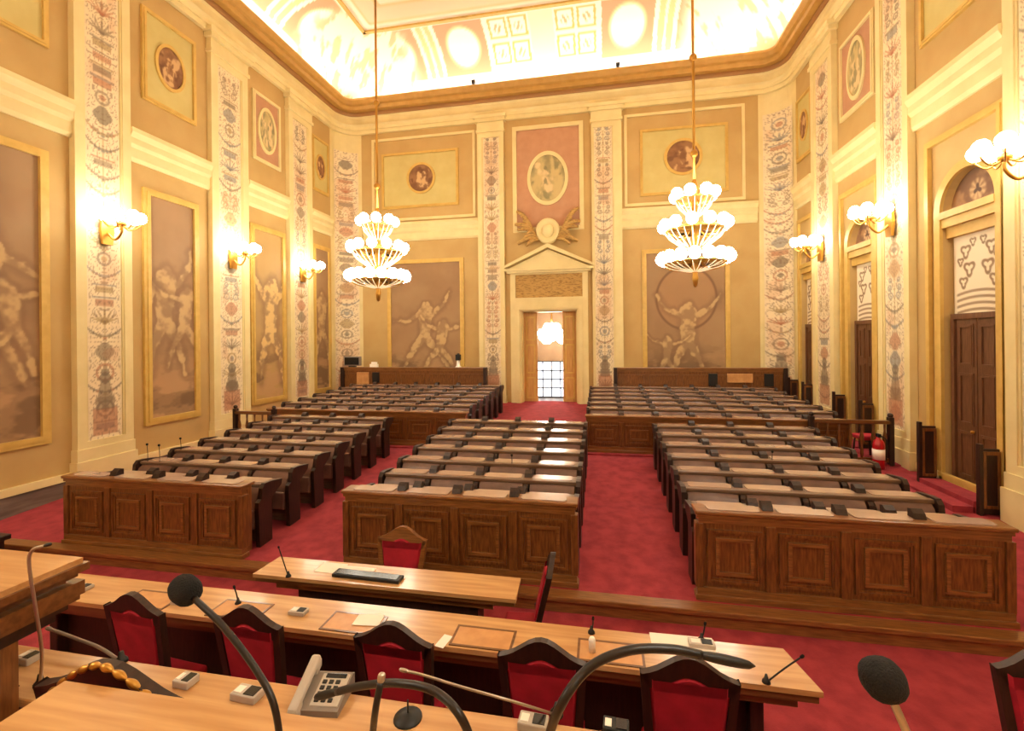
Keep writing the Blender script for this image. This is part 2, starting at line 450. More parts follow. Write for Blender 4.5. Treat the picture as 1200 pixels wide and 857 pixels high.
# ------------------------------------------------------------------ pilasters
def pilaster(wall, s0, s1, seed, z0=0.0, zt=11.95, strip=None):
    m = MB(WF[wall]); w = s1-s0
    a, b = strip or (s0+.2*w, s1-.2*w)
    m.box(s0-.05, s1+.05, 0, .2, z0-.2, .75).box(s0-.02, s1+.02, 0, .17, .75, 1.0)
    m.box(s0, s1, 0, .1, 1.0, zt-.65)
    for q0, q1 in ((s0, a-.05), (b+.05, s1)):
        m.box(q0, q1, .1, .15, 1.0, zt-.65)
    for q0, q1 in ((a-.05, a-.015), (b+.015, b+.05)):
        m.box(q0, q1, .1, .125, 1.0, zt-.65)
    m.box(a-.05, b+.05, .1, .15, 1.0, 1.15).box(a-.05, b+.05, .1, .15, zt-.85, zt-.65)
    m.box(s0-.04, s1+.04, 0, .2, zt-.65, zt-.55).box(s0-.01, s1+.01, 0, .16, zt-.55, zt-.25)
    m.box(s0-.08, s1+.08, 0, .25, zt-.25, zt-.12).box(s0-.13, s1+.13, 0, .3, zt-.12, zt)
    t = trim(m, M['stone'])
    h = zt-.85-1.15; ny = 330; nx = 34
    g = grid_mesh('painted_strip', wgrid(wall, a, b, 1.15, zt-.85, .108, ny, nx), grotesque(b-a, h, seed, ny, nx), t)
    return t
PIL_L = [(4.1, 5.3), (7.62, 8.78), (11.04, 12.4), (14.3, 15.6)]
PIL_R = [(4.1, 5.3), (7.5, 8.75), (11.08, 12.2), (14.28, 15.6)]
for i, (a, b) in enumerate(PIL_L): pilaster('left', a, b, 50+i)
for i, (a, b) in enumerate(PIL_R): pilaster('right', a, b, 60+i)
pilaster('back', -2.78, -1.72, 71, .5, 12.05, (-2.55, -1.9)); pilaster('back', 1.68, 2.8, 72, .5, 12.05, (1.78, 2.45))

# string courses between the pilasters
def course(wall, a, b, z=7.45):
    m = MB(WF[wall])
    m.prism([(0, z), (.05, z), (.09, z+.08), (.09, z+.3), (.14, z+.38), (.14, z+.55), (.2, z+.66), (.2, z+.76), (0, z+.8)], a, b, 'x') if False else None
    pf = [(0, z), (.05, z), (.09, z+.08), (.09, z+.3), (.14, z+.38), (.14, z+.52), (.2, z+.64), (.2, z+.74), (0, z+.78)]
    k = len(pf)
    vs = [(a, d, zz) for d, zz in pf]+[(b, d, zz) for d, zz in pf]
    m.add(vs, [tuple(range(k)), tuple(range(2*k-1, k-1, -1))]+[(i, (i+1) % k, k+(i+1) % k, k+i) for i in range(k)])
    return trim(m, M['stone'])
BAYS_L = [(FRONT, 4.1), (5.3, 7.62), (8.78, 11.04), (12.4, 14.3), (15.6, D-RC)]
BAYS_RW = [(FRONT, 4.1), (5.3, 7.5), (8.75, 11.08), (12.2, 14.28), (15.6, D-RC)]
for a, b in BAYS_L: course('left', a, b)
for a, b in BAYS_RW: course('right', a, b)
BACKB = [(-7.75, -2.78), (2.8, 7.5)]
for a, b in BACKB: course('back', a, b, 7.3)

# ------------------------------------------------------------------ entablature, cove and ceiling
def sweep(profile, name, m, closed=True):
    ring = []
    def pt(kind, a, d, z):
        if kind == 'L': return (XL+d, a, z)
        if kind == 'R': return (XR-d, a, z)
        if kind == 'CL': return (XL+RC - max(RC-d, .02)*math.cos(a), D-RC + max(RC-d, .02)*math.sin(a), z)
        return (XR-RC + max(RC-d, .02)*math.cos(a), D-RC + max(RC-d, .02)*math.sin(a), z)
    st = [('L', FRONT), ('L', D-RC)] + [('CL', PI/2*k/8) for k in range(1, 9)] + [('CR', PI/2*k/8) for k in range(8, -1, -1)] + [('R', FRONT)]
    mb = MB(); k = len(profile)
    vs = []
    for kd, a in st: vs += [pt(kd, a, d, z) for d, z in profile]
    fs = []
    for i in range(len(st)-1):
        fs += [(i*k+q, (i+1)*k+q, (i+1)*k+(q+1) % k, i*k+(q+1) % k) for q in range(k if closed else k-1)]
    mb.add(vs, fs)
    return struct(mb.build(name, m))
trim_no += 1
sweep([(0, 11.85), (.12, 11.85), (.12, 12.0), (.16, 12.0), (.16, 12.12), (.22, 12.2), (.1, 12.24), (0, 12.24)], 'trim_%d' % trim_no, M['stone'])
trim_no += 1
sweep([(0, 12.24), (.1, 12.24), (.1, 12.5), (.16, 12.56), (0, 12.56)], 'trim_%d' % trim_no, M['stone'])
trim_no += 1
sweep([(0, 12.56), (.2, 12.56), (.24, 12.62), (.24, 12.7), (0, 12.7)], 'trim_%d' % trim_no, M['cornice_shade'])  # shadow under the cornice, put in as a brown band
trim_no += 1
sweep([(0, 12.7), (.42, 12.7), (.44, 12.72), (.44, 12.86), (.52, 12.9), (.6, 13.02), (.6, 13.1), (.55, 13.1), (.5, 12.95), (0, 12.95)], 'trim_%d' % trim_no, M['cornice'])
# straight lit blocks above the centre pilasters
# coved ceiling: three sloping painted sides and a flat painted field
D0, Z0, D1, Z1 = 0.12, 12.95, 2.3, 14.5
def cove_prof(t):
    return D0+(D1-D0)*(1-np.cos(t*PI/2)), Z0+(Z1-Z0)*np.sin(t*PI/2)
def cove_paint(S, T, L):
    img = np.zeros(S.shape+(3,))+np.array((250, 240, 220.))
    def put(m, c, k=1.0):
        nonlocal img
        img = img*(1-m[..., None]*k)+np.array(c, float)*m[..., None]*k
    per = 8.6; u = np.abs((S+per/2) % per - per/2)            # repeats along the side, mirrored
    box = lambda a, b, c, d: ((u > a) & (u < b) & (T > c) & (T < d)).astype(float)
    put(box(2.1, 3.9, .3, .97), (238, 152, 114), .95)
    q = np.hypot((u-3.0)/.62, (T-.64)/.25); put(sstep(1.05, .95, q), (250, 246, 236)); put(sstep(.12, .03, np.abs(q-1)), (226, 206, 150), .8)
    for a in (.5, 1.25):
        for c in (.36, .67):
            put(box(a, a+.66, c, c+.27), (220, 178, 96), .95); put(box(a+.08, a+.58, c+.035, c+.235), (250, 244, 226))
            q = np.hypot((u-a-.33)/.16, (T-c-.13)/.06); put(sstep(1.1, .8, q)*(np.sin(u*37+T*50) > -.2), (196, 158, 104), .8)
    put(box(.0, .42, .3, .97), (246, 214, 170), .5)
    put(box(4.05, 4.25, .3, .97), (226, 184, 110), .7)
    return img
def cove_side(kind, name):
    ny, nx = 40, 420
    lo, hi = (FRONT, D) if kind != 'back' else (XL, XR)
    T = np.linspace(0, 1, ny)[:, None]; d, z = cove_prof(T)
    u = np.linspace(0, 1, nx)[None, :]
    if kind == 'back':
        S = (XL+d)+((XR-d)-(XL+d))*u; P = np.stack([S, np.broadcast_to(D-d, S.shape), np.broadcast_to(z, S.shape)], -1); Sc = S
    else:
        S = FRONT+((D-d)-FRONT)*u
        X = (XL+d if kind == 'left' else XR-d)
        P = np.stack([np.broadcast_to(X, S.shape), S, np.broadcast_to(z, S.shape)], -1); Sc = S-9.0
    img = cove_paint(Sc, np.broadcast_to(T, S.shape), 1)
    # angular swags painted towards the corners
    fb = fbm(ny, nx, 6, 60, 5 if kind == 'back' else 9, 3)
    edge = np.minimum(np.abs(S-lo), np.abs(hi-S)) if kind == 'back' else np.abs(hi-S)
    m_ = sstep(3.9, 3.2, edge)
    img2 = mix((250, 238, 212), (226, 176, 128), sstep(.52, .62, fb)*.8)
    img = img*(1-m_[..., None])+img2*m_[..., None]
    return struct(grid_mesh(name, P, img))
cove_side('back', 'ceiling_cove_back'); cove_side('left', 'ceiling_cove_left'); cove_side('right', 'ceiling_cove_right')
ny, nx = 150, 150
S, T = np.meshgrid(np.linspace(XL+D1, XR-D1, nx), np.linspace(FRONT, D-D1, ny))
img = np.zeros((ny, nx, 3))+np.array((250, 242, 224.))
e = np.minimum(np.minimum(S-(XL+D1), XR-D1-S), D-D1-T)
for lo_, hi_, c in ((.35, .5, (222, 186, 120)), (.5, 1.1, (246, 206, 170)), (1.1, 1.22, (222, 186, 120))):
    mm = ((e > lo_) & (e < hi_)).astype(float); img = img*(1-mm[..., None]*.7)+np.array(c, float)*mm[..., None]*.7
fb = fbm(ny, nx, 9, 9, 77, 4); mm = sstep(.55, .62, fb)*(e > 1.3)*.6; img = img*(1-mm[..., None])+np.array((216, 178, 140.))*mm[..., None]
struct(grid_mesh('ceiling', np.stack([S, T, np.full_like(S, Z1)], -1), img))
m = MB()
for (x0, x1, y0, y1) in ((XL+D1, XR-D1, D-D1-.1, D-D1+.02), (XL+D1-.02, XL+D1+.1, FRONT, D-D1), (XR-D1-.1, XR-D1+.02, FRONT, D-D1)):
    m.box(x0, x1, y0, y1, Z1-.07, Z1+.02)
trim(m, M['gilt'])
m = MB().box(XL-.4, XR+.4, FRONT-.4, D+.6, 14.9, 15.1); struct(m.build('ceiling_roof_slab', M['plain']))

# small floodlights clamped on the cornice edge
for i, (px, py) in enumerate(((555, 99), (724, 80))):
    p = on_y(px, py, D-.52)
    t = thing('floodlight', ['small black floodlight on the cornice, above the rear left pilaster', 'small black floodlight on the cornice, above the rear right pilaster'][i], 'lamp', (p.x, D-.55, 13.1), 0, 'floodlights on the cornice')
    MB().bbox(-.07, .07, -.06, .06, .05, .19, .012).build('lamp_body', M['black'], t)
    MB().box(-.03, .03, -.03, .03, 0, .05).build('bracket', M['black'], t)

# ------------------------------------------------------------------ wall paintings and upper panels
def painting(wall, s0, s1, z0, z1, seed, figs, label, rock=None, fw=.16, group='large sepia wall paintings', **kw):
    t = thing('wall_painting', label, 'painting', WF[wall]((s0+s1)/2, 0, z0), 0, group)
    off = -Vector(t.location)
    f = wframe(wall, s0, s1, z0, z1, fw, 0, .09)
    f.v = [tuple(Vector(v)+off) for v in f.v]; f.build('frame', M['gilt'], t)
    a, b, c, d = s0+fw, s1-fw, z0+fw, z1-fw
    ny = int((d-c)*46); nx = int((b-a)*46)
    img = sepia(b-a, d-c, seed, ny, nx, figs, rock, **kw)
    if wall == 'left': img = img[:, :, :]
    P = wgrid(wall, a, b, c, d, .03, ny, nx) + np.array(off)
    grid_mesh('canvas', P, img, t)
    return t
painting('left', 5.5, 7.22, 1.25, 7.0, 101, [(.35, 1.0, 3.0, (.8, .5, .8, .5, -.5)), (1.0, 1.2, 1.9, (-.6, .8, .4, 1.0, .2))], 'tall framed sepia figure painting on the left wall, cut by the photo edge')
painting('left', 9.14, 10.68, 1.22, 6.93, 102, [(.38, 1.0, 2.9, (.2, .3, .5, -1.2, .9)), (.95, 1.2, 2.2, (.3, .6, .8, .2, 1.1))], 'tall framed sepia figure painting between the first two sconces of the left wall')
painting('left', 12.55, 14.18, 1.22, 6.93, 103, [(.75, .5, 3.6, (.1, .3, .4, .9, 1.0))], 'tall framed ochre figure painting between second and third left-wall sconces', light=(222, 188, 124), base=((190, 158, 100), (174, 140, 84)))
painting('left', 15.72, 16.9, 1.22, 6.93, 104, [(.42, .9, 3.0, (.1, .3, .4, .3, .6))], 'narrow framed sepia figure painting beyond the last left-wall sconce, by the corner')
painting('back', -6.72, -3.42, 1.0, 6.52, 105, [(1.45, .75, 3.0, (.2, 1.0, 1.2, -.5, .65)), (2.1, .6, 2.4, (.6, 1.1, .9, .4, .2))], 'framed sepia painting of struggling figures on the rear wall, behind the left chandelier')
painting('back', 3.5, 6.56, 1.0, 6.5, 106, [(1.45, .5, 3.0, (.05, .5, .5, .5, .5)), (.7, .4, 1.8, (.2, .5, .5, .3, .2))], 'framed sepia painting of a figure under a big round rock, behind the right chandelier', rock=(1.4, 3.5, 1.05, 1.15))

def upper_panel(wall, s0, s1, z0, z1, seed, label, pink=False, fw=.1, oval=None):
    t = thing('medallion_panel', label, 'wall panel', WF[wall]((s0+s1)/2, 0, z0), 0, 'medallion panels of the upper walls')
    off = -Vector(t.location)
    def put(mb, name, mm, par=t):
        mb.v = [tuple(Vector(v)+off) for v in mb.v]; return mb.build(name, mm, par)
    put(wframe(wall, s0, s1, z0, z1, fw, 0, .08), 'frame', M['gilt'] if not pink else M['stone'])
    put(MB(WF[wall]).box(s0+fw, s1-fw, 0, .025, z0+fw, z1-fw), 'field', M['pink' if pink else 'panel'])
    cs, cz, rs_, rz_ = oval or ((s0+s1)/2, (z0+z1)/2, .42, .58)
    n = 40
    o_ = [(cs+rs_*math.cos(2*PI*k/n), cz+rz_*math.sin(2*PI*k/n)) for k in range(n)]
    i_ = [(cs+rs_*.84*math.cos(2*PI*k/n), cz+rz_*.86*math.sin(2*PI*k/n)) for k in range(n)]
    fr = put(MB(WF[wall]).ringframe(o_, i_, .02, .07), 'medallion_rim', M['stone'] if pink else M['gilt'])
    # round painted medallion as a polar grid
    nr, na = 22, 64
    R_, A_ = np.meshgrid(np.linspace(0, 1, nr), np.linspace(0, 2*PI, na))
    pic = medallion_paint(96, seed, (150, 108, 70) if not pink else (196, 176, 122), (216, 180, 128) if not pink else (226, 200, 150), (104, 66, 40) if not pink else (120, 116, 82))
    ii = np.clip(((R_*np.sin(A_)+1)/2*95).astype(int), 0, 95); jj = np.clip(((R_*np.cos(A_)+1)/2*95).astype(int), 0, 95)
    P = np.stack([np.array(WF[wall](cs+rs_*.85*r*math.cos(a), .04, cz+rz_*.87*r*math.sin(a))) + np.array(off) for r, a in zip(R_.ravel(), A_.ravel())]).reshape(na, nr, 3)
    grid_mesh('medallion', P, pic[ii, jj], t)
    return t
upper_panel('left', 5.6, 7.25, 9.05, 11.3, 201, 'pale framed panel high on the left wall, cut by the photo edge')
upper_panel('left', 9.15, 10.65, 9.05, 11.3, 202, 'pale framed panel with a brown oval medallion, first whole one on the left wall')
upper_panel('left', 12.72, 14.0, 9.0, 11.2, 203, 'terracotta panel with a cream oval medallion high on the left wall', True, oval=(13.36, 10.1, .42, .75))
upper_panel('left', 15.75, 16.85, 9.0, 11.1, 204, 'pale framed panel with a brown oval medallion in the rear left corner', oval=(16.3, 10.0, .3, .5))
upper_panel('back', -6.92, -3.6, 8.66, 10.95, 205, 'pale framed panel with a round medallion on the rear wall, above the left chandelier', oval=(-5.2, 9.85, .62, .64))
upper_panel('back', 3.47, 6.55, 8.5, 10.98, 206, 'pale framed panel with a round medallion on the rear wall, above the right chandelier', oval=(5.0, 9.86, .68, .68))
upper_panel('back', -1.38, 1.38, 7.4, 11.55, 207, 'tall terracotta panel with a cream oval medallion above the central doorway', True, fw=.16, oval=(0, 9.45, .8, 1.05))
upper_panel('right', 9.05, 10.85, 9.05, 11.2, 208, 'pale framed panel high above the first arched door on the right wall', oval=(9.95, 10.1, .42, .55))
upper_panel('right', 12.45, 14.05, 9.0, 11.05, 209, 'terracotta panel with a cream oval medallion high above the second arched door', True, oval=(13.25, 10.05, .42, .8))
upper_panel('right', 15.75, 16.9, 8.95, 11.0, 210, 'pale framed panel with a brown oval medallion above the third arched door', oval=(16.35, 10.0, .3, .5))
# bay border fillets on the rear wall
for a, b in BACKB:
    trim(wframe('back', a+.38 if a < 0 else a+.1, b-.12 if a < 0 else b-.38, 8.15, 11.6, .1, 0, .06), M['stone'])

# ------------------------------------------------------------------ arched doors of the right wall
for i, (b0, b1, a0, a1) in enumerate(BAYS_R):
    c, r = (a0+a1)/2, (a1-a0)/2
    fz = floor_z(c); sill = [.42, .5, .62][i]
    zs = 5.55
    # outer rectangular moulding round the bay
    trim(wframe('right', max(b0+.1, a0-.42), min(b1-.1, a1+.42), sill, 7.05, .13, 0, .08), M['gilt'])
    # archivolt and jambs
    n = 20
    o_ = [(c-(r+.16)*math.cos(PI*k/n), zs+(r*1.05+.16)*math.sin(PI*k/n)) for k in range(n+1)]
    i_ = [(c-r*math.cos(PI*k/n), zs+r*1.05*math.sin(PI*k/n)) for k in range(n+1)]
    mb = MB(WF['right'])
    mb.ringframe([(a0-.16, sill)]+o_+[(a1+.16, sill)], [(a0, sill)]+i_+[(a1, sill)], 0, .06)
    trim(mb, M['gilt'])
    # impost beam across the recess
    trim(MB(WF['right']).box(a0, a1, -REC, .03, 5.25, 5.42).box(a0, a1, -REC, .07, 5.42, 5.55).box(a0, a1, -REC, -.05, 5.05, 5.25), M['gilt'])
    # painted lunette
    nr, na = 40, 70
    A_, R_ = np.meshgrid(np.linspace(0, PI, na), np.linspace(0, 1, nr))
    P = np.stack([np.full_like(A_, XR+REC-.02), c-r*R_*np.cos(A_), 5.55+r*1.05*R_*np.sin(A_)], -1)
    fb = fbm(nr, na, 3, 6, 400+i, 3); sh = np.hypot(R_*np.cos(A_), R_*np.sin(A_)-.4); an = np.arctan2(R_*np.sin(A_)-.4, R_*np.cos(A_))
    img = mix((166, 128, 90), (122, 88, 62), sstep(.35, .65, fb))
    img = mix(img, (206, 174, 126), sstep(.34, .24, sh)*(.55+.35*np.sin(9*an)))
    img = mix(img, (92, 66, 48), sstep(.14, .08, sh+.05*np.sin(3*an)))
    struct_l = thing('lunette_painting', ['brown lunette painting in the arch of the first door on the right wall', 'brown lunette painting in the arch of the second door on the right wall', 'brown lunette painting in the arch of the third door, by the rear corner'][i], 'painting', (0, 0, 0), 0, 'lunettes over the side doors')
    grid_mesh('canvas', P, img, struct_l)
    # vegetal stucco panel over the door
    ny, nx = 90, 60
    sp = thing('stucco_panel', ['white stucco panel of brown scrolls over the first side door', 'white stucco panel of brown scrolls over the second side door', 'white stucco panel of brown scrolls over the third side door'][i], 'wall panel', (0, 0, 0), 0, 'stucco panels over the side doors')
    grid_mesh('relief', wgrid('right', a0+.06, a1-.06, 3.55, 5.05, -REC+.02, ny, nx), vegetal(a1-a0, 1.5, 300+i, ny, nx), sp)
    # door: frame, two panelled leaves, handle
    d = struct(MB(WF['right']).ringframe([(a0+.06, sill), (a0+.06, 3.6), (a1-.06, 3.6), (a1-.06, sill)], [(a0+.14, sill), (a0+.14, 3.5), (a1-.14, 3.5), (a1-.14, sill)], -REC, -REC+.09).build('door_%d' % (i+2), M['door']))
    for k in range(2):
        s0 = a0+.14 + k*(c-a0-.14); s1 = s0 + (c-a0-.14)
        lf = MB(WF['right']).box(s0+.01, s1-.01, -REC, -REC+.05, sill, 3.5).build('door_leaf', M['door'], d)
        for zz0, zz1 in ((sill+.15, sill+1.0), (sill+1.12, 2.5), (2.62, 3.4)):
            wframe('right', s0+.07, s1-.07, zz0, zz1, .06, -REC+.04, -REC+.075).build('door_panel', M['door'], lf)
    MB(WF['right']).lathe([(0, 0), (.03, .0), (.03, .04), (0, .05)], 10, (c+.08, -REC+.08, sill+1.0)).build('door_handle', M['brass'], d)
    # carpeted landing with two steps, wooden screens at its sides
    fz0 = floor_z(a0-.3)
    lab = ['first', 'second', 'third'][i]
    st = MB().box(XR-.42, XR, a0-.03, a1+.03, fz0-.1, sill).box(XR-.72, XR-.4, a0-.03, a1+.03, fz0-.1, (fz0+sill)/2+.02)
    tag(st.build('door_step', M['carpet']), 'red carpeted step at the foot of the %s side door' % lab, 'step', 'steps at the side doors')
    for k, yy in enumerate((a0-.1, a1+.1)):
        t = thing('door_screen', 'low dark wooden screen at the %s jamb of the %s side door' % (('near', 'far')[k], lab), 'screen', (XR-.2, yy, floor_z(yy)), 0, 'low screens beside the side doors')
        MB().bbox(-.15, .1, -.02, .03, .02, 1.1, .008).build('panel', M['dark'], t)
        MB().bbox(-.2, -.14, -.035, .045, 0, 1.18, .008).build('post', M['dark'], t)
        MB().ringframe([(-.14, .12), (.1, .12), (.1, 1.06), (-.14, 1.06)], [(-.1, .17), (.06, .17), (.06, 1.0), (-.1, 1.0)], -.035, .045).build('frame', M['walnut'], t)

# ------------------------------------------------------------------ central portal
def bk(): return MB(WF['back'])
m = bk()
m.ringframe([(-1.5, .6), (-1.5, 4.7), (1.5, 4.7), (1.5, .6)], [(-1.08, .6), (-1.08, 4.31), (1.08, 4.31), (1.08, .6)], 0, .12)
m.ringframe([(-1.28, .6), (-1.28, 4.5), (1.28, 4.5), (1.28, .6)], [(-1.14, .6), (-1.14, 4.36), (1.14, 4.36), (1.14, .6)], .12, .17)
trim(m, M['stone'])
tag(bk().box(-1.3, 1.3, 0, .07, 4.82, 5.72).build('inscription_tablet', M['tablet']), 'weathered ochre tablet between the doorway and its pediment', 'tablet')
m = bk()
m.ringframe([(-1.5, 4.7), (-1.5, 5.85), (1.5, 5.85), (1.5, 4.7)], [(-1.3, 4.82), (-1.3, 5.72), (1.3, 5.72), (1.3, 4.82)], 0, .14)
trim(m, M['stone'])
ped = thing('pediment', 'cream triangular pediment over the central doorway', 'pediment', (0, D, 5.85))
MB().box(-1.72, 1.72, -.34, 0, 0, .1).box(-1.62, 1.62, -.26, 0, -.08, 0).build('cornice', M['stone'], ped)
MB().prism([(-1.6, .1), (1.6, .1), (0, .82)], -.14, 0).build('tympanum', M['stone'], ped)
for sg in (-1, 1):
    MB().prism([(sg*1.74, .1), (sg*1.74, .2), (0, 1.02), (0, .86)], -.34, 0).build('raking_cornice', M['stone'], ped)
crt = thing('cartouche', 'round carved cartouche above the pediment of the central doorway', 'carving', (0, D-.1, 6.95))
prof_ = [(0, -.05), (.2, -.05), (.34, -.1), (.42, -.16), (.47, -.1), (.47, 0)]
def disc(prof, cx, cz, n=28, sx=1, sz=1):
    mb = MB(); k = len(prof); vs = []
    for i in range(n):
        a = 2*PI*i/n; vs += [(cx+r*sx*math.cos(a), y, cz+r*sz*math.sin(a)) for r, y in prof]
    return mb.add(vs, [(i*k+q, ((i+1) % n)*k+q, ((i+1) % n)*k+q+1, i*k+q+1) for i in range(n) for q in range(k-1)], True)
disc(prof_, 0, .42, sz=1.05).build('shield', M['stone'], crt)
MB().sphere((0, -.1, .42), .24, 16, (1, .5, 1.1)).build('boss', M['stone'], crt)
for sg in (-1, 1):                                  # crossed sprays of leaves to both sides
    mb = MB()
    for k in range(9):
        a = .15+.16*k; L_ = .55+.25*math.sin(k*1.7)
        p0 = Vector((sg*(.35+.04*k), -.1, .1+.07*k)); p1 = p0+Vector((sg*L_*math.cos(a-.6), -.05-.05*(k % 2), L_*math.sin(a-.6)))
        mb.tube(spline([p0, (p0+p1)/2+Vector((0, -.06, .08)), p1], 5), [.05+.035*math.sin(PI*q/10) for q in range(11)], 6)
    mb.build('leaf_spray', M['tablet'], crt)
# the doorway, its half-open leaves and the hall beyond
d1 = struct(MB().box(-1.08, -1.04, D, D+.5, .6, 4.31).box(1.04, 1.08, D, D+.5, .6, 4.31).box(-1.08, 1.08, D, D+.5, 4.27, 4.31).build('door_1', M['stone']))
for sg in (-1, 1):
    lf = MB().box(sg*1.04, sg*.5, D+.28, D+.33, .67, 4.27).build('door_leaf', M['tan'], d1)
    for z0, z1 in ((.85, 1.7), (1.85, 3.0), (3.15, 4.1)):
        R = lambda a: [(sg*.95-sg*a, z0+a), (sg*.59+sg*a, z0+a), (sg*.59+sg*a, z1-a), (sg*.95-sg*a, z1-a)]
        MB().ringframe(R(0), R(.05), D+.255, D+.285).build('door_panel', M['gilt'], lf)
    MB().sphere((sg*.54, D+.26, 2.0), .035, 10).build('door_handle', M['brass'], lf)
HB = 21.2
m = MB().box(-3, -2.8, D+.5, HB+.2, .3, 6.2).box(2.8, 3, D+.5, HB+.2, .3, 6.2).box(-3, 3, D+.5, HB+.2, 6.0, 6.2)
m.box(-3, -1.15, HB, HB+.2, .3, 6.2).box(.6, 3, HB, HB+.2, .3, 6.2).box(-1.15, .6, HB, HB+.2, 2.2, 6.2)
struct(m.build('wall_vestibule', M['hall']))
struct(MB().box(-3, 3, D+.4, HB+.2, .4, .5).build('floor_vestibule', M['marble']))
w = struct(MB().ringframe([(-1.15, .5), (-1.15, 2.2), (.6, 2.2), (.6, .5)], [(-1.09, .56), (-1.09, 2.14), (.54, 2.14), (.54, .56)], HB-.05, HB+.1).build('window_1', M['iron']))
mb = MB()
for k in range(1, 4): mb.box(-1.09+1.63*k/4-.025, -1.09+1.63*k/4+.025, HB, HB+.05, .56, 2.14)
for k in range(1, 4): mb.box(-1.09, .54, HB, HB+.05, .56+1.58*k/4-.025, .56+1.58*k/4+.025)
mb.build('window_bars', M['iron'], w)
MB().box(-1.09, .54, HB+.06, HB+.08, .56, 2.14).build('window_pane', M['glass'], w)

# ------------------------------------------------------------------ lamps
GL = MB().sphere((0, 0, 0), .128, 12, (1, 1, 1.05)).build('lamp_globe', M['globe']); GLm = GL.data; bpy.data.objects.remove(GL)
def globe(parent, loc, s=1.0):
    o = bpy.data.objects.new('lamp_globe', GLm); C.objects.link(o); o.parent = parent; o.location = loc; o.scale = (s, s, s)
def make_chandelier(x, y, z, label, rod_top=14.5, sc=1.0, tiers=True):
    t = thing('chandelier', label, 'chandelier', (x, y, z), 0, 'tiered chandeliers hanging in the chamber')
    t['_'] = 0; del t['_']
    MB().tube([(0, 0, 1.95*sc), (0, 0, rod_top-z)], .035, 8).build('rod', M['brass'], t)
    mb = MB()
    for q in (2.6, 5.0): 
        if q < rod_top-z: mb.sphere((0, 0, q), .1, 10)
    mb.build('rod_knop', M['brass'], t)
    MB().lathe([(0, -.75), (.05, -.7), (.08, -.5), (.06, -.42), (.12, -.2), (.1, .1), (.07, .5), (.14, .8), (.07, 1.1), (.05, 1.6), (.1, 1.75), (.04, 1.95), (0, 2.0)], 16).build('stem', M['brass'], t)
    for (r, zz, n, gs) in ((.8, 0, 16, 1.15), (.76, .82, 12, 1.1), (.48, 1.58, 8, 1.1)):
        mb = MB()
        mb.lathe([(r*.9-.025, zz-.15), (r*.9+.025, zz-.15), (r*.9+.025, zz-.11), (r*.9-.025, zz-.11), (r*.9-.025, zz-.15)], 32)
        mb.build('ring', M['brass'], t)
        for k in range(n):
            a = 2*PI*(k+.5)/n; ca, sa = math.cos(a), math.sin(a)
            globe(t, (r*ca, r*sa, zz), gs)
        for k in range(n//2):
            a = 2*PI*(2*k+.5)/n; ca, sa = math.cos(a), math.sin(a)
            MB().tube(spline([(.08*ca, .08*sa, zz-.05), (.4*r*ca, .4*r*sa, zz-.28), (.8*r*ca, .8*r*sa, zz-.24), (r*ca, r*sa, zz-.12)], 4), .018, 6).build('arm', M['brass'], t)
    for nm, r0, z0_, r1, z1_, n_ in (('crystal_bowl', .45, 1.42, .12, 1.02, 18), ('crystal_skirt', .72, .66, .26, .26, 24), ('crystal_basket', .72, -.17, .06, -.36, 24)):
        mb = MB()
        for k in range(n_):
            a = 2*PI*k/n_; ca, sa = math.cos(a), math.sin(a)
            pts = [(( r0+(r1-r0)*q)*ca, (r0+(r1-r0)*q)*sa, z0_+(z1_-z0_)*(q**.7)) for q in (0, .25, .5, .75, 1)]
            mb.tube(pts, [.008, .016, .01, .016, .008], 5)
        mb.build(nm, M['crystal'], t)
    return t
make_chandelier(-4.35, 12.4, 5.08, 'brass chandelier with three tiers of lit globes, the left one')
make_chandelier(4.3, 12.2, 5.2, 'brass chandelier with three tiers of lit globes, the right one')
make_chandelier(-4.35, .4, 5.1, 'added brass fill chandelier over the dais, unseen, on the left')  # chandelier added out of view to light the foreground
make_chandelier(4.3, .4, 5.1, 'added brass fill chandelier over the dais, unseen, on the right')  # second added, unseen chandelier, also for foreground light
t = thing('hall_lantern', 'bright globe chandelier glowing in the hall beyond the doorway', 'chandelier', (-.1, 19.8, 3.2))
MB().tube([(0, 0, .2), (0, 0, 2.0)], .03, 8).build('rod', M['brass'], t)
for k in range(9):
    a = 2*PI*k/9; globe(t, (.42*math.cos(a), .42*math.sin(a), .12*(k % 3)), 1.6)
for k in range(5):
    a = 2*PI*k/5; globe(t, (.2*math.cos(a), .2*math.sin(a), .5), 1.5)

def make_sconce(x, y, z, sg, label):
    """sg: +1 projects to +x (left wall), -1 to -x (right wall)"""
    t = thing('wall_sconce', label, 'wall lamp', (x, y, z), 0, 'brass sconces on the pilasters')
    MB().prism([(-.1, -.5), (.1, -.5), (.14, -.2), (.1, .15), (0, .28), (-.1, .15), (-.14, -.2)], 0, sg*.06, 'x').build('back_plate', M['brass'], t)
    MB().tube(spline([(sg*.05, 0, -.25), (sg*.25, 0, -.4), (sg*.42, 0, -.25), (sg*.42, 0, -.05)], 6), .024, 8).build('arm', M['brass'], t)
    MB().lathe([(0, -.1), (.07, -.06), (.1, 0), (.05, .04), (0, .05)], 12, (sg*.42, 0, -.05)).build('cup', M['brass'], t)
    for k in range(7):
        a = 2*PI*k/7
        p = (sg*(.42+.3*math.cos(a)), .34*math.sin(a), .1)
        MB().tube(spline([(sg*.42, 0, -.08), (sg*(.42+.17*math.cos(a)), .2*math.sin(a), -.17), (p[0], p[1], -.06), (p[0], p[1], 0)], 4), .014, 6).build('branch', M['brass'], t)
        globe(t, p, .92)
    return t
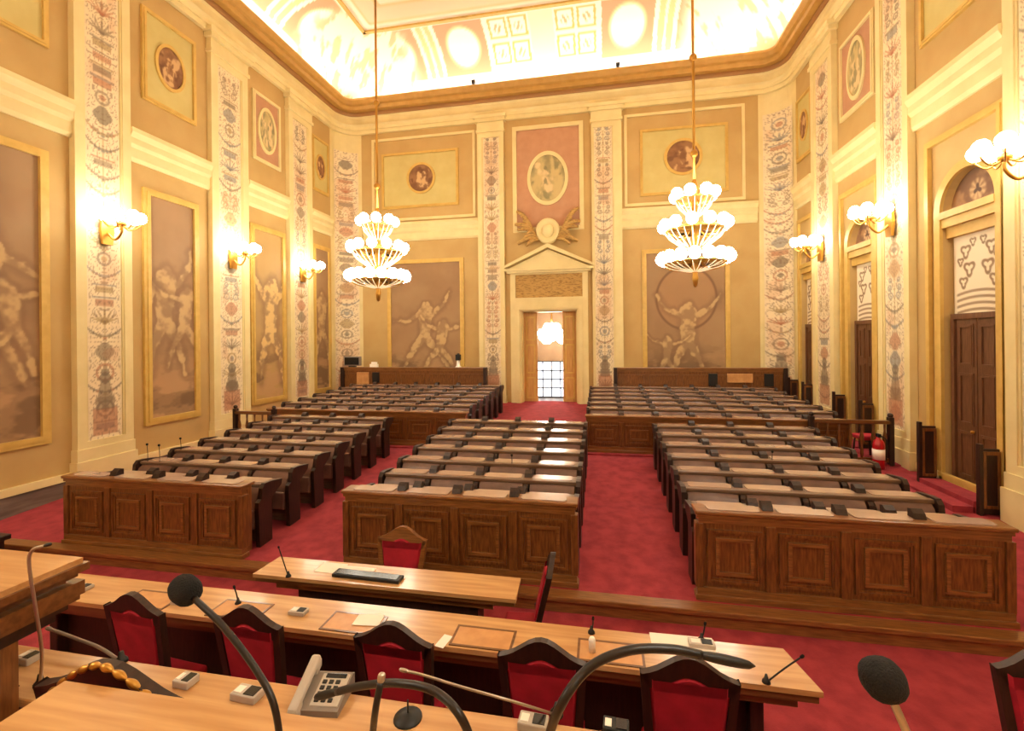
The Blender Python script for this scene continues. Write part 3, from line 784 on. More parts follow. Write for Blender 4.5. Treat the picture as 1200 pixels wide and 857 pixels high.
for i, (a, b) in enumerate(PIL_L[1:]):
    make_sconce(XL+.16, (a+b)/2, 5.85, 1, 'brass sconce of lit globes on the left wall, %s' % ['first from the camera', 'second from the camera', 'third from the camera'][i])
for i, (a, b) in enumerate(PIL_R[1:]):
    make_sconce(XR-.16, (a+b)/2, 5.9, -1, 'brass sconce of lit globes on the right wall, %s' % ['cut by the photo edge', 'between the first two side doors', 'between the second and third side doors'][i])

# ------------------------------------------------------------------ bench rows
def desk_fittings(t, w, n, y0, y1, z):
    """a pale writing pad with rounded corners for each place, a dark console between two places"""
    p = w/n
    for k in range(n):
        x0, x1 = -w/2+p*k+.1, -w/2+p*(k+1)-.1
        pts = []
        for cx, cy, a0 in ((x1-.05, y1-.05, 0), (x0+.05, y1-.05, PI/2), (x0+.05, y0+.05, PI), (x1-.05, y0+.05, 1.5*PI)):
            pts += [(cx+.05*math.cos(a0+q*PI/8), cy+.05*math.sin(a0+q*PI/8)) for q in range(5)]
        MB().prism(pts, z, z+.012, 'z').build('writing_pad', M['deskpad'], t)
    ym = y0+(y1-y0)*.35
    for k in range(1, n):
        x = -w/2+p*k
        MB().prism([(ym, z), (y1, z), (y1, z+.085), (y1-.05, z+.1), (ym+.03, z+.06)], x-.06, x+.06, 'x').build('console', M['dark'], t)
def seat_row(w, nseats, label, group, sides=True):
    """seat-back plane at y=0, sitters face -y; local z=0 is the row's floor"""
    t = thing('bench_row', label, 'bench', (0, 0, 0), 0, group)
    MB().box(-w/2, w/2, 0, .05, .02, .89).bbox(-w/2, w/2, -.03, .06, .885, .94, .012).build('back_panel', M['row'], t)
    MB().prism([(.05, .885), (.05, .925), (.32, .925), (.34, .91), (.34, .88), (.31, .87)], -w/2, w/2, 'x').build('desk_ledge', M['row'], t)
    desk_fittings(t, w, nseats, .075, .31, .925)
    p = w/nseats
    for k in range(nseats):
        x0, x1 = -w/2+p*k+.06, -w/2+p*(k+1)-.06
        # backrest pad: leans back, dished, rolled over at its top
        nx, nz = 8, 10; vs = []; 
        for j in range(nz+1):
            v = j/nz
            for i in range(nx+1):
                u = i/nx
                y = -.25+.19*v+.04*math.sin(PI*u)-.02 - .03*math.sin(PI*min(1, v*1.05))
                if j == nz: y = -.02
                vs.append((x0+(x1-x0)*u, y*.75, .44+.44*v+.012*math.sin(PI*u)*v))
        fs = [(j*(nx+1)+i, j*(nx+1)+i+1, (j+1)*(nx+1)+i+1, (j+1)*(nx+1)+i) for j in range(nz) for i in range(nx)]
        mb = MB().add(vs, fs, True)
        mb.box(x0+.01, x1-.01, -.035, 0, .46, .86)
        mb.build('back_cushion', M['leather'], t)
        MB().bbox(x0, x1, -.2, -.13, .28, .58, .03).build('seat_cushion', M['leather'], t)
    for k in range(1, nseats):
        x = -w/2+p*k
        MB().prism([(0, .1), (0, .87), (-.06, .88), (-.1, .84), (-.13, .72), (-.19, .68), (-.2, .6), (-.18, .1)], x-.035, x+.035, 'x').build('divider', M['dark'], t)
    for sg in (-1, 1):
        x = sg*w/2
        MB().prism([(.1, .0), (.1, .7), (.32, .84), (.345, .93), (.07, .965), (-.05, .965), (-.11, .9), (-.13, .74), (-.19, .7), (-.2, .62), (-.17, .0)], x-.035, x+.035, 'x').build('end_panel', M['dark'], t)
    return t
BW = 3.22; BX = {'left': -4.88, 'centre': .0, 'right': 4.74}
ORD = ['front', 'second', 'third', 'fourth', 'fifth', 'sixth', 'seventh']
proto = None
rowY = [6.44+.70*k for k in range(7)]
for blk, x in BX.items():
    for k, y in enumerate(rowY):
        lab = '%s row of four brown leather seats in the %s bench block' % (ORD[k], blk)
        g = 'rows of leather seats in the front blocks'
        z = floor_z(y-.3)
        if proto is None:
            proto = seat_row(BW, 4, lab, g); proto.location = (x, y, z)
        else: dup(proto, (x, y, z), 0, lab, g)
# rear blocks on the upper floor
rw = 5.75; proto2 = None
for blk, x in (('left', -1.5-rw/2), ('right', 1.62+rw/2)):
    for k in range(6):
        y = 12.15+.75*k; z = floor_z(y)
        lab = '%s row of seven brown leather seats in the rear %s block' % (ORD[k], blk); g = 'rows of leather seats in the rear blocks'
        if proto2 is None:
            proto2 = seat_row(rw, 7, lab, g); proto2.location = (x, y, z)
        else: dup(proto2, (x, y, z), 0, lab, g)

# panelled desks in front of the blocks
def front_desk(w, n, h, label, loc, group):
    t = thing('panelled_desk', label, 'desk', loc, 0, group)
    MB().box(-w/2, w/2, 0, .06, .1, h-.06).build('front_board', M['walnut'], t)
    MB().bbox(-w/2-.05, w/2+.05, -.06, .22, h-.045, h, .012).box(-w/2-.03, w/2+.03, -.035, .1, h-.09, h-.045).box(-w/2-.01, w/2+.01, -.018, .08, h-.16, h-.09).build('desk_top', M['walnut_h'], t)
    MB().bbox(-w/2-.05, w/2+.05, -.06, .1, 0, .07, .008).box(-w/2-.03, w/2+.03, -.035, .08, .07, .15).build('plinth', M['walnut_h'], t)
    p = w/n
    for k in range(n):
        a, b = -w/2+p*k+.09, -w/2+p*(k+1)-.09
        R = lambda q: [(a+q, .21+q), (b-q, .21+q), (b-q, h-.23-q), (a+q, h-.23-q)]
        mb = MB().ringframe(R(0), R(.035), -.03, .01).ringframe(R(.035), R(.06), -.015, .01)
        pn = mb.build('panel', M['walnut'], t)
        R2 = lambda q: [(a+q, .21+q), (b-q, .21+q), (b-q, h-.23-q), (a+q, h-.23-q)]
        MB().ringframe(R2(.10), R2(.14), -.03, .01).build('panel_moulding', M['walnut_h'], pn)
        if k:
            x = -w/2+p*k
            MB().bbox(x-.055, x+.055, -.03, .01, .15, h-.16, .008).build('stile', M['walnut'], t)
    desk_fittings(t, w, n, -.01, .2, h)
    for sg in (-1, 1):
        MB().bbox(sg*(w/2)-.045, sg*(w/2)+.045, -.03, .1, .15, h-.16, .008).build('end_stile', M['walnut'], t)
        MB().box(sg*(w/2-.025), sg*w/2, .06, .2, .05, h-.05).build('side_board', M['walnut'], t)
    return t
fg = 'panelled desks before the front blocks'
front_desk(BW, 4, 1.09, 'wide panelled walnut desk at the head of the left bench block', (BX['left'], 5.94, .0), fg)
front_desk(BW, 4, 1.09, 'wide panelled walnut desk at the head of the centre bench block', (BX['centre'], 6.0, .0), fg)
front_desk(BW, 4, 1.09, 'wide panelled walnut desk at the head of the right bench block', (BX['right'], 6.0, .0), fg)
rg = 'panelled desks before the rear blocks'
front_desk(rw, 7, .9, 'long panelled walnut desk in front of the rear left block', (-1.5-rw/2, 11.5, .42), rg)
front_desk(rw, 7, .9, 'long panelled walnut desk in front of the rear right block', (1.62+rw/2, 11.5, .42), rg)

# ------------------------------------------------------------------ tall bench backs along the rear wall
def rear_screen(x0, x1, label, extra):
    y = 16.75; z0 = floor_z(y)
    t = thing('panelled_screen', label, 'screen', ((x0+x1)/2, y, z0), 0, 'tall wooden screens before the rear wall')
    w = x1-x0; h = 2.17-z0
    MB().box(-w/2, w/2, 0, .08, 0, h-.05).build('board', M['walnut'], t)
    MB().bbox(-w/2-.05, w/2+.05, -.07, .15, h-.06, h, .012).box(-w/2-.02, w/2+.02, -.035, .1, h-.14, h-.06).build('top_rail', M['walnut_h'], t)
    n = 5
    for k in range(n):
        a, b = -w/2+w/n*k+.08, -w/2+w/n*(k+1)-.08
        R = lambda q: [(a+q, .3+q), (b-q, .3+q), (b-q, h-.25-q), (a+q, h-.25-q)]
        MB().ringframe(R(0), R(.05), -.03, .01).build('panel', M['walnut'], t)
    for sg in (-1, 1): MB().bbox(sg*w/2-.06, sg*w/2+.06, -.12, .12, 0, h-.005, .01).build('end_post', M['dark'], t)
    for (px, ww, hh, mm, nm) in extra:
        MB().bbox(px-ww/2, px+ww/2, -.06, .0, h-.2-hh, h-.2, .008).build(nm, M[mm], t)
    return t
rear_screen(-8.1, -2.28, 'tall dark wooden screen along the rear wall, left of the doorway', [(-2.05, .5, .45, 'hide', 'plaque'), (-1.5, .28, .4, 'black', 'speaker')])
rear_screen(2.46, 7.95, 'tall dark wooden screen along the rear wall, right of the doorway', [(.05+.45, .28, .42, 'black', 'speaker'), (1.35, .8, .3, 'hide', 'plaque'), (2.25, .28, .42, 'black', 'speaker')])
# things on the left screen
p = on_y(413, 425, 16.78)
t = thing('monitor', 'grey box monitor on top of the rear left wooden screen', 'monitor', (p.x, 16.79, 2.17))
MB().bbox(-.34, .34, -.06, .1, .05, .42, .02).build('casing', M['grey'], t); MB().box(-.3, .3, -.068, -.058, .09, .38).build('display', M['screen'], t)
MB().bbox(-.15, .15, -.06, .06, 0, .06, .01).build('foot', M['black'], t)
p = on_y(441, 425, 16.78)
tag(MB().box(-.16, .16, -.05, .05, 0, .12).box(-.1, .12, -.04, .04, .12, .2).build('paper_bundle', M['paper'], loc=(p.x-.1, 16.79, 2.17)), 'small white paper bundle beside the grey monitor', 'papers')
p = on_y(537, 425, 16.78)
t = thing('camera', 'small black camera on a white stand, on the rear left screen', 'camera', (p.x, 16.79, 2.17))
MB().lathe([(0, 0), (.12, 0), (.1, .03), (.07, .05), (.06, .25), (0, .26)], 14).build('stand', M['paper'], t)
MB().bbox(-.09, .09, -.1, .1, .26, .48, .02).build('camera_body', M['black'], t)
MB().add(*[[(0, 0, 0)], []]).lathe([(0, 0), (.05, 0), (.05, .04), (0, .04)], 12, (0, 0, .48)).build('lens_hood', M['black'], t)

# ------------------------------------------------------------------ balustrades beside the front blocks
def rail(x0, x1, y, label):
    z = floor_z(y-.1); w = x1-x0
    t = thing('wooden_railing', label, 'railing', ((x0+x1)/2, y, z), 0, 'railings at the ends of the front blocks')
    MB().bbox(-w/2, w/2, -.06, .06, .9, .98, .012).build('handrail', M['oakdk'], t)
    MB().box(-w/2, w/2, -.03, .03, .08, .16).build('bottom_rail', M['walnut'], t)
    n = max(3, int(w/.2))
    for k in range(n):
        x = -w/2+w*(k+.5)/n
        MB().lathe([(.02, .16), (.035, .25), (.022, .4), (.045, .6), (.02, .75), (.025, .9)], 10, (x, 0, 0)).build('baluster', M['walnut'], t)
    for sg in (-1, 1):
        MB().bbox(sg*w/2-.05, sg*w/2+.05, -.06, .06, 0, 1.05, .01).sphere((sg*w/2, 0, 1.09), .055, 12).build('post', M['dark'], t)
rail(6.55, 8.1, 11.35, 'wooden railing between the right seats and the second side door')
rail(-7.8, -6.62, 10.9, 'wooden railing between the left seats and the painted wall')
# fire extinguisher by the right railing
t = thing('fire_extinguisher', 'red fire extinguisher with a white label, standing by the right railing', 'fire extinguisher', (7.75, 11.12, floor_z(11.1)))
MB().lathe([(0, 0), (.1, .0), (.11, .02), (.11, .5), (.09, .58), (.04, .63), (.035, .67), (0, .67)], 20).build('cylinder', M['redmetal'], t)
MB().lathe([(.1115, .2), (.1125, .2), (.1125, .42), (.1115, .42)], 20).build('label_band', M['paper'], t)
MB().bbox(-.03, .03, -.06, .06, .67, .74, .01).build('valve', M['black'], t)
MB().tube(spline([(.03, 0, .7), (.14, 0, .62), (.15, 0, .4), (.14, 0, .18)], 5), .014, 8).build('hose', M['black'], t)
# red velvet stool near it, folded papers on the left railing desk
t = thing('velvet_stool', 'red velvet stool behind the right wooden railing', 'stool', (7.85, 11.8, floor_z(11.8)))
MB().bbox(-.2, .2, -.2, .2, .42, .52, .03).build('seat', M['velvet'], t)
for sx in (-1, 1):
    for sy in (-1, 1): MB().tube([(sx*.15, sy*.15, .42), (sx*.18, sy*.18, 0)], .02, 8).build('leg', M['dark'], t)

# ------------------------------------------------------------------ red velvet armless chairs
def chair_outline(w, h, y0, inset=0.0, crest=.13):
    """shield-shaped back seen from the front: (x,z)"""
    pts = [(-w*.43+inset, y0+inset*.8)]
    pts.append((-w/2+inset, h-crest-.01-inset*.4))
    for q, zz in ((-.5, -.02), (-.4, .0), (-.32, .025), (-.24, .06), (-.15, .1), (-.07, .125), (0, .132), (.07, .125), (.15, .1), (.24, .06), (.32, .025), (.4, .0), (.5, -.02)):
        pts.append((q*(w-2*inset), h-crest+zz*(1-inset*5)-inset*1.75))
    pts.append((w/2-inset, h-crest-.01-inset*.4)); pts.append((w*.43-inset, y0+inset*.8))
    return pts
def make_chair(label, loc, rz, group, w=.63, hb=1.27, tilt=.14, gilt=False, fm='dark'):
    """faces +y; back at y=-.22"""
    t = thing('velvet_chair', label, 'chair', loc, rz, group)
    sh = lambda x, y, z: (x, y-.22-(z-.46)*tilt, z)
    o_ = chair_outline(w, hb, .46); i_ = chair_outline(w, hb, .46, .058)
    mb = MB(sh); mb.ringframe(o_, i_, -.025, .03); mb.build('back_frame', M[fm], t)
    mb = MB(sh)
    n = len(i_); cxm, czm = 0, (hb+.46)/2
    i2 = [(x*.9, czm+(z-czm)*.93) for x, z in i_]
    vs = [(x, -.01, z) for x, z in i_]+[(x, -.03, z) for x, z in i2]+[(x, .02, z) for x, z in i_]+[(x, .05, z) for x, z in i2]
    fs = [(i, (i+1) % n, n+(i+1) % n, n+i) for i in range(n)]+[tuple(range(n, 2*n))]
    fs += [(2*n+i, 3*n+i, 3*n+(i+1) % n, 2*n+(i+1) % n) for i in range(n)]+[tuple(range(4*n-1, 3*n-1, -1))]
    fs += [(i, 2*n+i, 2*n+(i+1) % n, (i+1) % n) for i in range(n)]
    mb.add(vs, fs); mb.build('back_cushion', M['velvet'], t)
    MB().bbox(-w*.44, w*.44, -.22, .14, .32, .4, .025).build('seat', M['velvet'], t)
    MB().bbox(-w*.45, w*.45, -.23, .14, .27, .32, .01).build('seat_frame', M['dark'], t)
    for sx in (-1, 1):
        MB().tube([(sx*w*.4, .11, .3), (sx*w*.4, .11, .2), (sx*w*.41, .13, 0)], [.03, .024, .018], 8).build('leg', M['dark'], t)
        MB().tube([(sx*w*.41, -.2, .5), (sx*w*.41, -.22, .2), (sx*w*.42, -.3, 0)], [.03, .026, .02], 8).build('leg', M['dark'], t)
    if gilt:  # brass bead line standing in for specular glints along the crest
        mb = MB(sh)
        qs = [-.4+.01*k for k in range(81)]
        mb.tube([(q*w, -.02, hb+.006-.62*abs(q)**1.5*(w/.66)) for q in qs], [.006+.012*abs(math.sin(k*PI/8)) for k in range(81)], 8)
        mb.build('crest_glint_beads', M['brass'], t)
    return t
cg = 'red velvet chairs at the long table'
names = ['at the far left, beside the lectern', 'second from the left along the long table', 'at the middle of the long table', 'fourth from the left along the long table', 'at the right end of the long table']
ch0 = None
for k, (x, rz) in enumerate(((-1.9, -.08), (-.81, -.05), (.43, -.03), (1.54, 0), (2.52, 0))):
    lab = 'dark-framed red velvet chair '+names[k]
    loc = (x, 3.53, WELL)
    if ch0 is None: ch0 = make_chair(lab, loc, rz, cg)
    else: dup(ch0, loc, rz, lab, cg)
make_chair('dark chair crest with brass beads imitating highlights, rising behind the near desk', (-.11, 1.94, .5), 0, 'red velvet chairs on the dais', gilt=True, hb=1.34, w=.78)
make_chair('bright red velvet chair facing the camera behind the small table', (-.52, 5.2, WELL), PI, 'red velvet chairs by the small table', w=.66, hb=1.01, fm='walnut_h')
make_chair('red velvet chair seen edge-on beside the right end of the small table', (1.08, 4.75, WELL), PI/2+.08, 'red velvet chairs by the small table', w=.5, hb=1.15, tilt=.24)
make_chair('red velvet chair cut by the lower right photo edge', (4.95, 3.5, WELL), PI, 'red velvet chairs in the well', hb=1.2)

# ------------------------------------------------------------------ long clerks' table and small table
TZ = .7
t = thing('long_table', 'long honey-topped wooden table behind the row of red chairs', 'table', (.2, 3.77, WELL))
h = TZ-WELL
MB().add(*[[(0, 0, 0)], []]).prism([(-4.1, -.18), (3.28, -.18), (3.18, .27), (-4.0, .27)], h-.04, h, 'z').build('table_top', M['oak'], t)
MB().prism([(-4.08, -.16), (3.26, -.16), (3.16, .25), (-3.98, .25)], h-.1, h-.04, 'z').prism([(-4.0, -.11), (3.14, -.11), (3.06, .22), (-3.92, .22)], h-.18, h-.1, 'z').build('moulded_edge', M['oakdk'], t)
MB().box(-3.8, 2.95, .1, .2, 0, h-.18).build('modesty_board', M['dark'], t)
for x in (-3.8, -1.4, .98, 2.9): MB().bbox(x-.05, x+.05, 0, .2, 0, h-.18, .01).build('leg', M['dark'], t)
S_Z = .6
t = thing('small_table', 'short honey-topped table in the well before the centre benches', 'table', (-.39, 4.75, WELL))
h = S_Z-WELL
MB().prism([(-1.5, -.22), (1.5, -.22), (1.48, .2), (-1.48, .2)], h-.04, h, 'z').build('table_top', M['oak'], t)
MB().prism([(-1.48, -.2), (1.48, -.2), (1.46, .18), (-1.46, .18)], h-.09, h-.04, 'z').prism([(-1.25, -.16), (1.25, -.16), (1.23, .16), (-1.23, .16)], h-.16, h-.09, 'z').build('moulded_edge', M['oakdk'], t)
bd = MB().box(-1.0, 1.08, -.12, .12, 0, h-.16).build('pedestal', M['dark'], t)
for x in (-.82, .82): MB().bbox(x-.07, x+.07, -.135, -.12, .42, .47, .004).build('socket_plate', M['chrome'], bd)

def flat_box(name, label, cat, c, z, sx, sy, sz, m, rz=0, group=None, parts=()):
    t = thing(name, label, cat, (c[0], c[1], z), rz, group)
    MB().bbox(-sx/2, sx/2, -sy/2, sy/2, 0, sz, min(.006, sz*.3)).build('body', M[m], t)
    for (nm, x0, x1, y0, y1, z0, z1, mm) in parts:
        MB().box(x0, x1, y0, y1, z0, z1).build(nm, M[mm], t)
    return t
def sheet(label, px, py, z, sx, sy, rz=0, m='paper', name='paper_sheet', cat='paper', th=.004):
    c = on_z(px, py, z)
    return tag(MB().box(-sx/2, sx/2, -sy/2, sy/2, 0, th).build(name, M[m], loc=(c.x, c.y, z)), label, cat, None) if not rz else _rot(tag(MB().box(-sx/2, sx/2, -sy/2, sy/2, 0, th).build(name, M[m], loc=(c.x, c.y, z)), label, cat), rz)
def _rot(o, rz): o.rotation_euler = (0, 0, rz); return o
# things on the small table
sheet('white sheet at the left end of the small table', 388, 666, S_Z, .3, .22)
c = on_z(432, 676, S_Z)
t = thing('stenotype', 'flat dark keyboard case in front of the small red chair', 'keyboard', (c.x, c.y-.02, S_Z), -.03)
MB().bbox(-.4, .4, -.07, .07, 0, .035, .008).build('case', M['black'], t); MB().box(-.36, .36, -.05, .05, .035, .04).build('key_bed', M['screen'], t)
c = on_z(415, 667, S_Z)
tag(MB().box(-.25, .25, -.05, .05, 0, .006).build('document', M['paper'], loc=(c.x, c.y, S_Z)), 'white document lying behind the dark keyboard case', 'paper')
# leather writing pads, papers and microphone units on the long table
pads = [(130, 712, 'first', -1.9), (330, 730, 'second', -.81), (505, 748, 'third', .43), (640, 765, 'fourth', 1.3), (880, 788, 'last', 2.85)]
for k, (px, py, w_, x) in enumerate(((0, 0, 'beside the lectern', -2.35), (0, 0, 'between the first two chairs', -1.36), (0, 0, 'between the second and third chairs', -.2), (0, 0, 'between the third and fourth chairs', .98), (0, 0, 'between the last two chairs', 2.02))):
    t = thing('writing_pad', 'tan leather writing pad on the long table, '+w_, 'desk pad', (x, 3.76, TZ), 0, 'leather writing pads on the long table')
    MB().box(-.24, .24, -.13, .1, 0, .006).build('inlay', M['hide'], t)
    R = lambda q: [(-.26+q, -.15+q), (.26-q, -.15+q), (.26-q, .12-q), (-.26+q, .12-q)]
    MB().ringframe(R(0), R(.02), 0, .008, 'z').build('border', M['oakdk'], t)
mk = 'microphone units on the long table'
def mic_unit(px, py, z, label, group, sx=.16, ry=0):
    c = on_z(px, py, z)
    return flat_box('microphone_unit', label, 'microphone unit', c, z, sx, .09, .035, 'lgrey', ry, group, [('key_plate', 0, sx*.4, -.03, .03, .034, .04, 'black'), ('name_strip', -sx*.4, -.01, -.025, .025, .034, .038, 'paper')])
mic_unit(98, 690, TZ, 'grey microphone unit on the long table, nearest the lectern', mk)
mic_unit(212, 707, TZ, 'grey microphone unit on the long table, between the first two chairs', mk)
mic_unit(350, 719, TZ, 'grey microphone unit on the long table, behind the second chair', mk)
mic_unit(822, 757, TZ, 'grey microphone unit on the long table, behind the last chair', mk, .2)
sheet('white sheet on the long table, behind the middle chair', 432, 727, TZ+.009, .24, .16, .1)
sheet('white folded card standing flat on the long table right of the middle chair', 520, 752, TZ, .08, .16, -.2)
sheet('white sheet under the microphone unit at the right end of the long table', 800, 755, TZ, .5, .22, .02, th=.003)
c = on_z(694, 765, TZ)
tag(MB().lathe([(0, 0), (.025, 0), (.028, .1), (.02, .12), (0, .12)], 12).build('water_glass', M['paper'], loc=(c.x, c.y, TZ)), 'small white cup on the long table by the fourth chair', 'cup')

# ------------------------------------------------------------------ gooseneck microphones
def mic(label, pts, r, head, group, base=None, neck='rubber', hr=.03, hl=.08, hm='foam', rtip=None):
    """pts: world polyline from the base to the head; head: last point"""
    P = [Vector(p) for p in pts]; b = P[0]
    t = thing('gooseneck_microphone', label, 'microphone', tuple(b), 0, group)
    L = [p-b for p in P]
    S = spline(L, 8)
    MB().tube(S, r, 10).build('gooseneck', M[neck], t)
    d = (S[-1]-S[-2]).normalized(); e = S[-1]
    prof = [(0, .7), (-.0, .9)]
    k = 9
    MB().tube([e+d*hl*(q/k-.08) for q in range(k+1)], [max(.002, hr*math.sqrt(max(0, 1-(2*q/k-1)**2))**.6) for q in range(k+1)], 14).build('foam_head', M[hm], t)
    if base:
        MB().lathe([(0, 0), (base, 0), (base*.9, .015), (base*.5, .03), (r*1.3, .06), (0, .06)], 18).build('base', M['black'], t)
    return t
mg = 'thin gooseneck microphones on the long table'
def thin(px, py0, py1, z, label, lean=0, tipx=None):
    b = on_z(px, py0, z); tip = on_y(tipx if tipx else px, py1, b.y)
    mid = (b+tip)/2+Vector((.005, 0, .01))
    mic(label, [b, mid, tip], .006, None, mg, .03, 'black', .011, .035)
thin(279, 708, 690, TZ, 'thin black microphone behind the second red chair', tipx=275)
thin(822, 751, 733, TZ, 'thin black microphone at the right half of the long table', tipx=826)
thin(898, 800, 771, TZ, 'slanting black microphone at the right end of the long table', tipx=938)
thin(693, 742, 727, TZ, 'thin black microphone behind the fourth red chair', tipx=695)
b = on_z(338, 676, S_Z); tip = on_y(327, 643, b.y)
mic('thin dark microphone at the left end of the small table', [b, (b+tip)/2, tip], .006, None, 'microphone on the small table', .03, 'black', .01, .03)

# ------------------------------------------------------------------ dais: lower bench, upper desk, lectern
AZ, BZ = 1.35, 1.8
t = thing('lower_dais_bench', 'honey-coloured bench top of the dais, carrying the telephone', 'bench', (1.0, 1.95, .45))
MB().bbox(-3.0, 3.6, -.08, .27, AZ-.45-.045, AZ-.45, .012).build('bench_top', M['oak'], t)
MB().box(-2.95, 3.55, .22, .26, 0, AZ-.45-.045).build('bench_front', M['walnut'], t)
struct(MB().box(-2.4, 5.2, FRONT+.1, 2.28, WELL, .45).build('floor_dais', M['carpet']))
t = thing('upper_dais_desk', 'honey-coloured near desk top at the bottom of the view', 'desk', (1.3, 1.2, .45))
MB().prism([(-1.53, .33), (3.4, .4), (3.4, -.6), (-1.53, -.6)], BZ-.45-.05, BZ-.45, 'z').build('desk_top', M['oak'], t)
MB().prism([(-1.48, .28), (3.36, .3), (3.36, .2), (-1.48, .18)], 0, BZ-.45-.05, 'z').build('desk_front', M['walnut'], t)
# lectern with heavy mouldings, standing on the left of the dais
LZ = 2.0
t = thing('lectern', 'heavy moulded wooden lectern at the left edge of the dais', 'lectern', (-1.45, 1.9, .45))
def ring(q): return [(.55-q, .19-q), (.55-q, -.6+q), (-1.0, -.6+q), (-1.0, .19-q)]
hh = LZ-.45
MB().prism(ring(0), hh-.03, hh, 'z').build('top_board', M['oak'], t)
MB().prism(ring(-.02), hh-.07, hh-.03, 'z').prism(ring(.015), hh-.1, hh-.07, 'z').build('upper_moulding', M['oakdk'], t)
MB().prism(ring(.05), hh-.125, hh-.1, 'z').prism(ring(-.005), hh-.2, hh-.125, 'z').prism(ring(.01), hh-.23, hh-.2, 'z').build('lower_moulding', M['oakdk'], t)
MB().prism(ring(.045), hh-.27, hh-.23, 'z').prism(ring(.08), hh-.32, hh-.27, 'z').build('neck_moulding', M['dark'], t)
MB().prism([(.46, -.05), (.46, -.5), (-.9, -.5), (-.9, -.05)], 0, hh-.32, 'z').build('column', M['walnut'], t)

# near microphones
ng = 'large gooseneck microphones of the dais'
def P(px, py, Y): return on_y(px, py, Y)
mic('large foam-headed microphone leaning in front of the first red chairs', [on_z(332, 905, BZ), P(322, 830, 1.33), P(300, 785, 1.36), P(262, 735, 1.4), P(226, 700, 1.45)], .011, None, ng, .05, 'rubber', .05, .12)
mic('round foam-headed microphone on a pale neck at the lower right', [on_z(1090, 925, BZ), P(1062, 857, 1.5), P(1043, 815, 1.5)], .011, None, ng, .05, 'chrome', .058, .105)
mic('thick black gooseneck arching to the right over the last red chair', [on_z(632, 905, BZ), P(652, 838, 1.24), P(688, 785, 1.28), P(735, 763, 1.31), P(785, 761, 1.34), P(822, 768, 1.36)], .0125, None, ng, .05, 'rubber', .014, .17, 'black')
mic('thick black gooseneck arching to the left over the telephone', [on_z(562, 915, BZ), P(545, 850, 1.28), P(512, 812, 1.32), P(468, 801, 1.36), P(425, 804, 1.42), P(395, 811, 1.46)], .0125, None, ng, .05, 'rubber', .014, .15, 'black')
mic('short upright black microphone with a pale tip, beside the telephone', [on_z(434, 895, BZ), P(439, 840, 1.27), P(446, 800, 1.28)], .0105, None, ng, .04, 'rubber', .012, .03, 'chrome')
mic('thin steel gooseneck leaning left across the lower bench', [on_z(652, 838, AZ)+Vector((0, 0, 0)), P(600, 822, 2.1), P(540, 805, 2.08), P(498, 792, 2.07), P(478, 787, 2.07)], .006, None, ng, .035, 'chrome', .009, .05, 'chrome')
mic('grey gooseneck leaning left past the lectern column', [on_z(142, 776, AZ), P(118, 760, 2.2), P(88, 748, 2.22), P(60, 738, 2.24)], .009, None, ng, .035, 'grey', .012, .05, 'grey')
mic('steel gooseneck rising in front of the lectern and bent to the right', [on_z(47, 803, AZ), P(49, 765, 1.86), P(42, 715, 1.79), P(34, 662, 1.76), P(38, 645, 1.76), P(52, 640, 1.77)], .0075, None, ng, .03, 'chrome', .009, .04, 'black')
mic('round black foam microphone head below the lectern', [Vector((-1.28, 1.97, AZ)), P(-6, 832, 1.95), P(12, 817, 1.93)], .009, None, ng, None, 'rubber', .04, .075)

# telephone on the lower bench
c = on_z(378, 822, AZ)
t = thing('telephone', 'grey desk telephone with its handset on the lower dais bench', 'telephone', (c.x, c.y, AZ), .12)
MB().prism([(-.1, 0), (.11, 0), (.11, .075), (.09, .085), (-.1, .03)], -.125, .125, 'x').build('phone_body', M['grey'], t)
MB(lambda x, y, z: (x, y, z+.058+(y)*.28)).bbox(-.03, .115, -.08, .08, -.004, .006, .003).build('keypad_plate', M['lgrey'], t)
hs = MB(lambda x, y, z: (x, y, z+.06+(y)*.4)).bbox(-.12, -.065, -.13, .13, .01, .045, .015).bbox(-.122, -.062, .07, .13, -.02, .03, .012).bbox(-.122, -.062, -.13, -.07, -.02, .03, .012)
hs.build('handset', M['lgrey'], t)
mb = MB(lambda x, y, z: (x, y, z+.058+(y)*.28))
kp = mb
for i in range(3):
    for j in range(4): kp.bbox(-.015+.035*i, .008+.035*i, -.065+.03*j, -.047+.03*j, .004, .012, .002)
kp.build('keys', M['black'], t)
MB(lambda x, y, z: (x, y, z+.058+(y)*.28)).bbox(-.01, .1, .055, .078, .004, .01, .003).build('display', M['screen'], t)
# small units on the lower bench
dg = 'microphone units on the lower dais bench'
def dais_unit(px, py, label, sx=.15, dark=False):
    c = on_z(px, py, AZ)
    flat_box('microphone_unit', label, 'microphone unit', c, AZ, sx, .08, .04, 'lgrey' if not dark else 'black', -.05, dg, [('display', 0, sx*.42, -.03, .03, .039, .044, 'screen'), ('name_strip', -sx*.42, -.02, -.025, .02, .039, .043, 'paper')])
dais_unit(290, 818, 'pale microphone unit on the lower bench, left of the telephone')
dais_unit(218, 802, 'pale microphone unit beside the dark chair crest', .1)
dais_unit(34, 775, 'pale microphone unit at the foot of the lectern', .1)
dais_unit(625, 852, 'pale microphone unit at the bottom centre of the view', .14)
dais_unit(722, 858, 'black microphone unit at the bottom centre of the view', .12, True)
c = on_z(478, 842, AZ)
t = thing('desk_bell', 'low dark call bell with a thin stem, right of the telephone', 'bell', (c.x, c.y, AZ))
MB().lathe([(0, 0), (.07, 0), (.068, .008), (.03, .018), (.012, .026), (0, .028)], 20).build('bell_dome', M['black'], t)
MB().tube([(0, 0, .024), (0, 0, .09)], .004, 8).build('stem', M['black'], t)

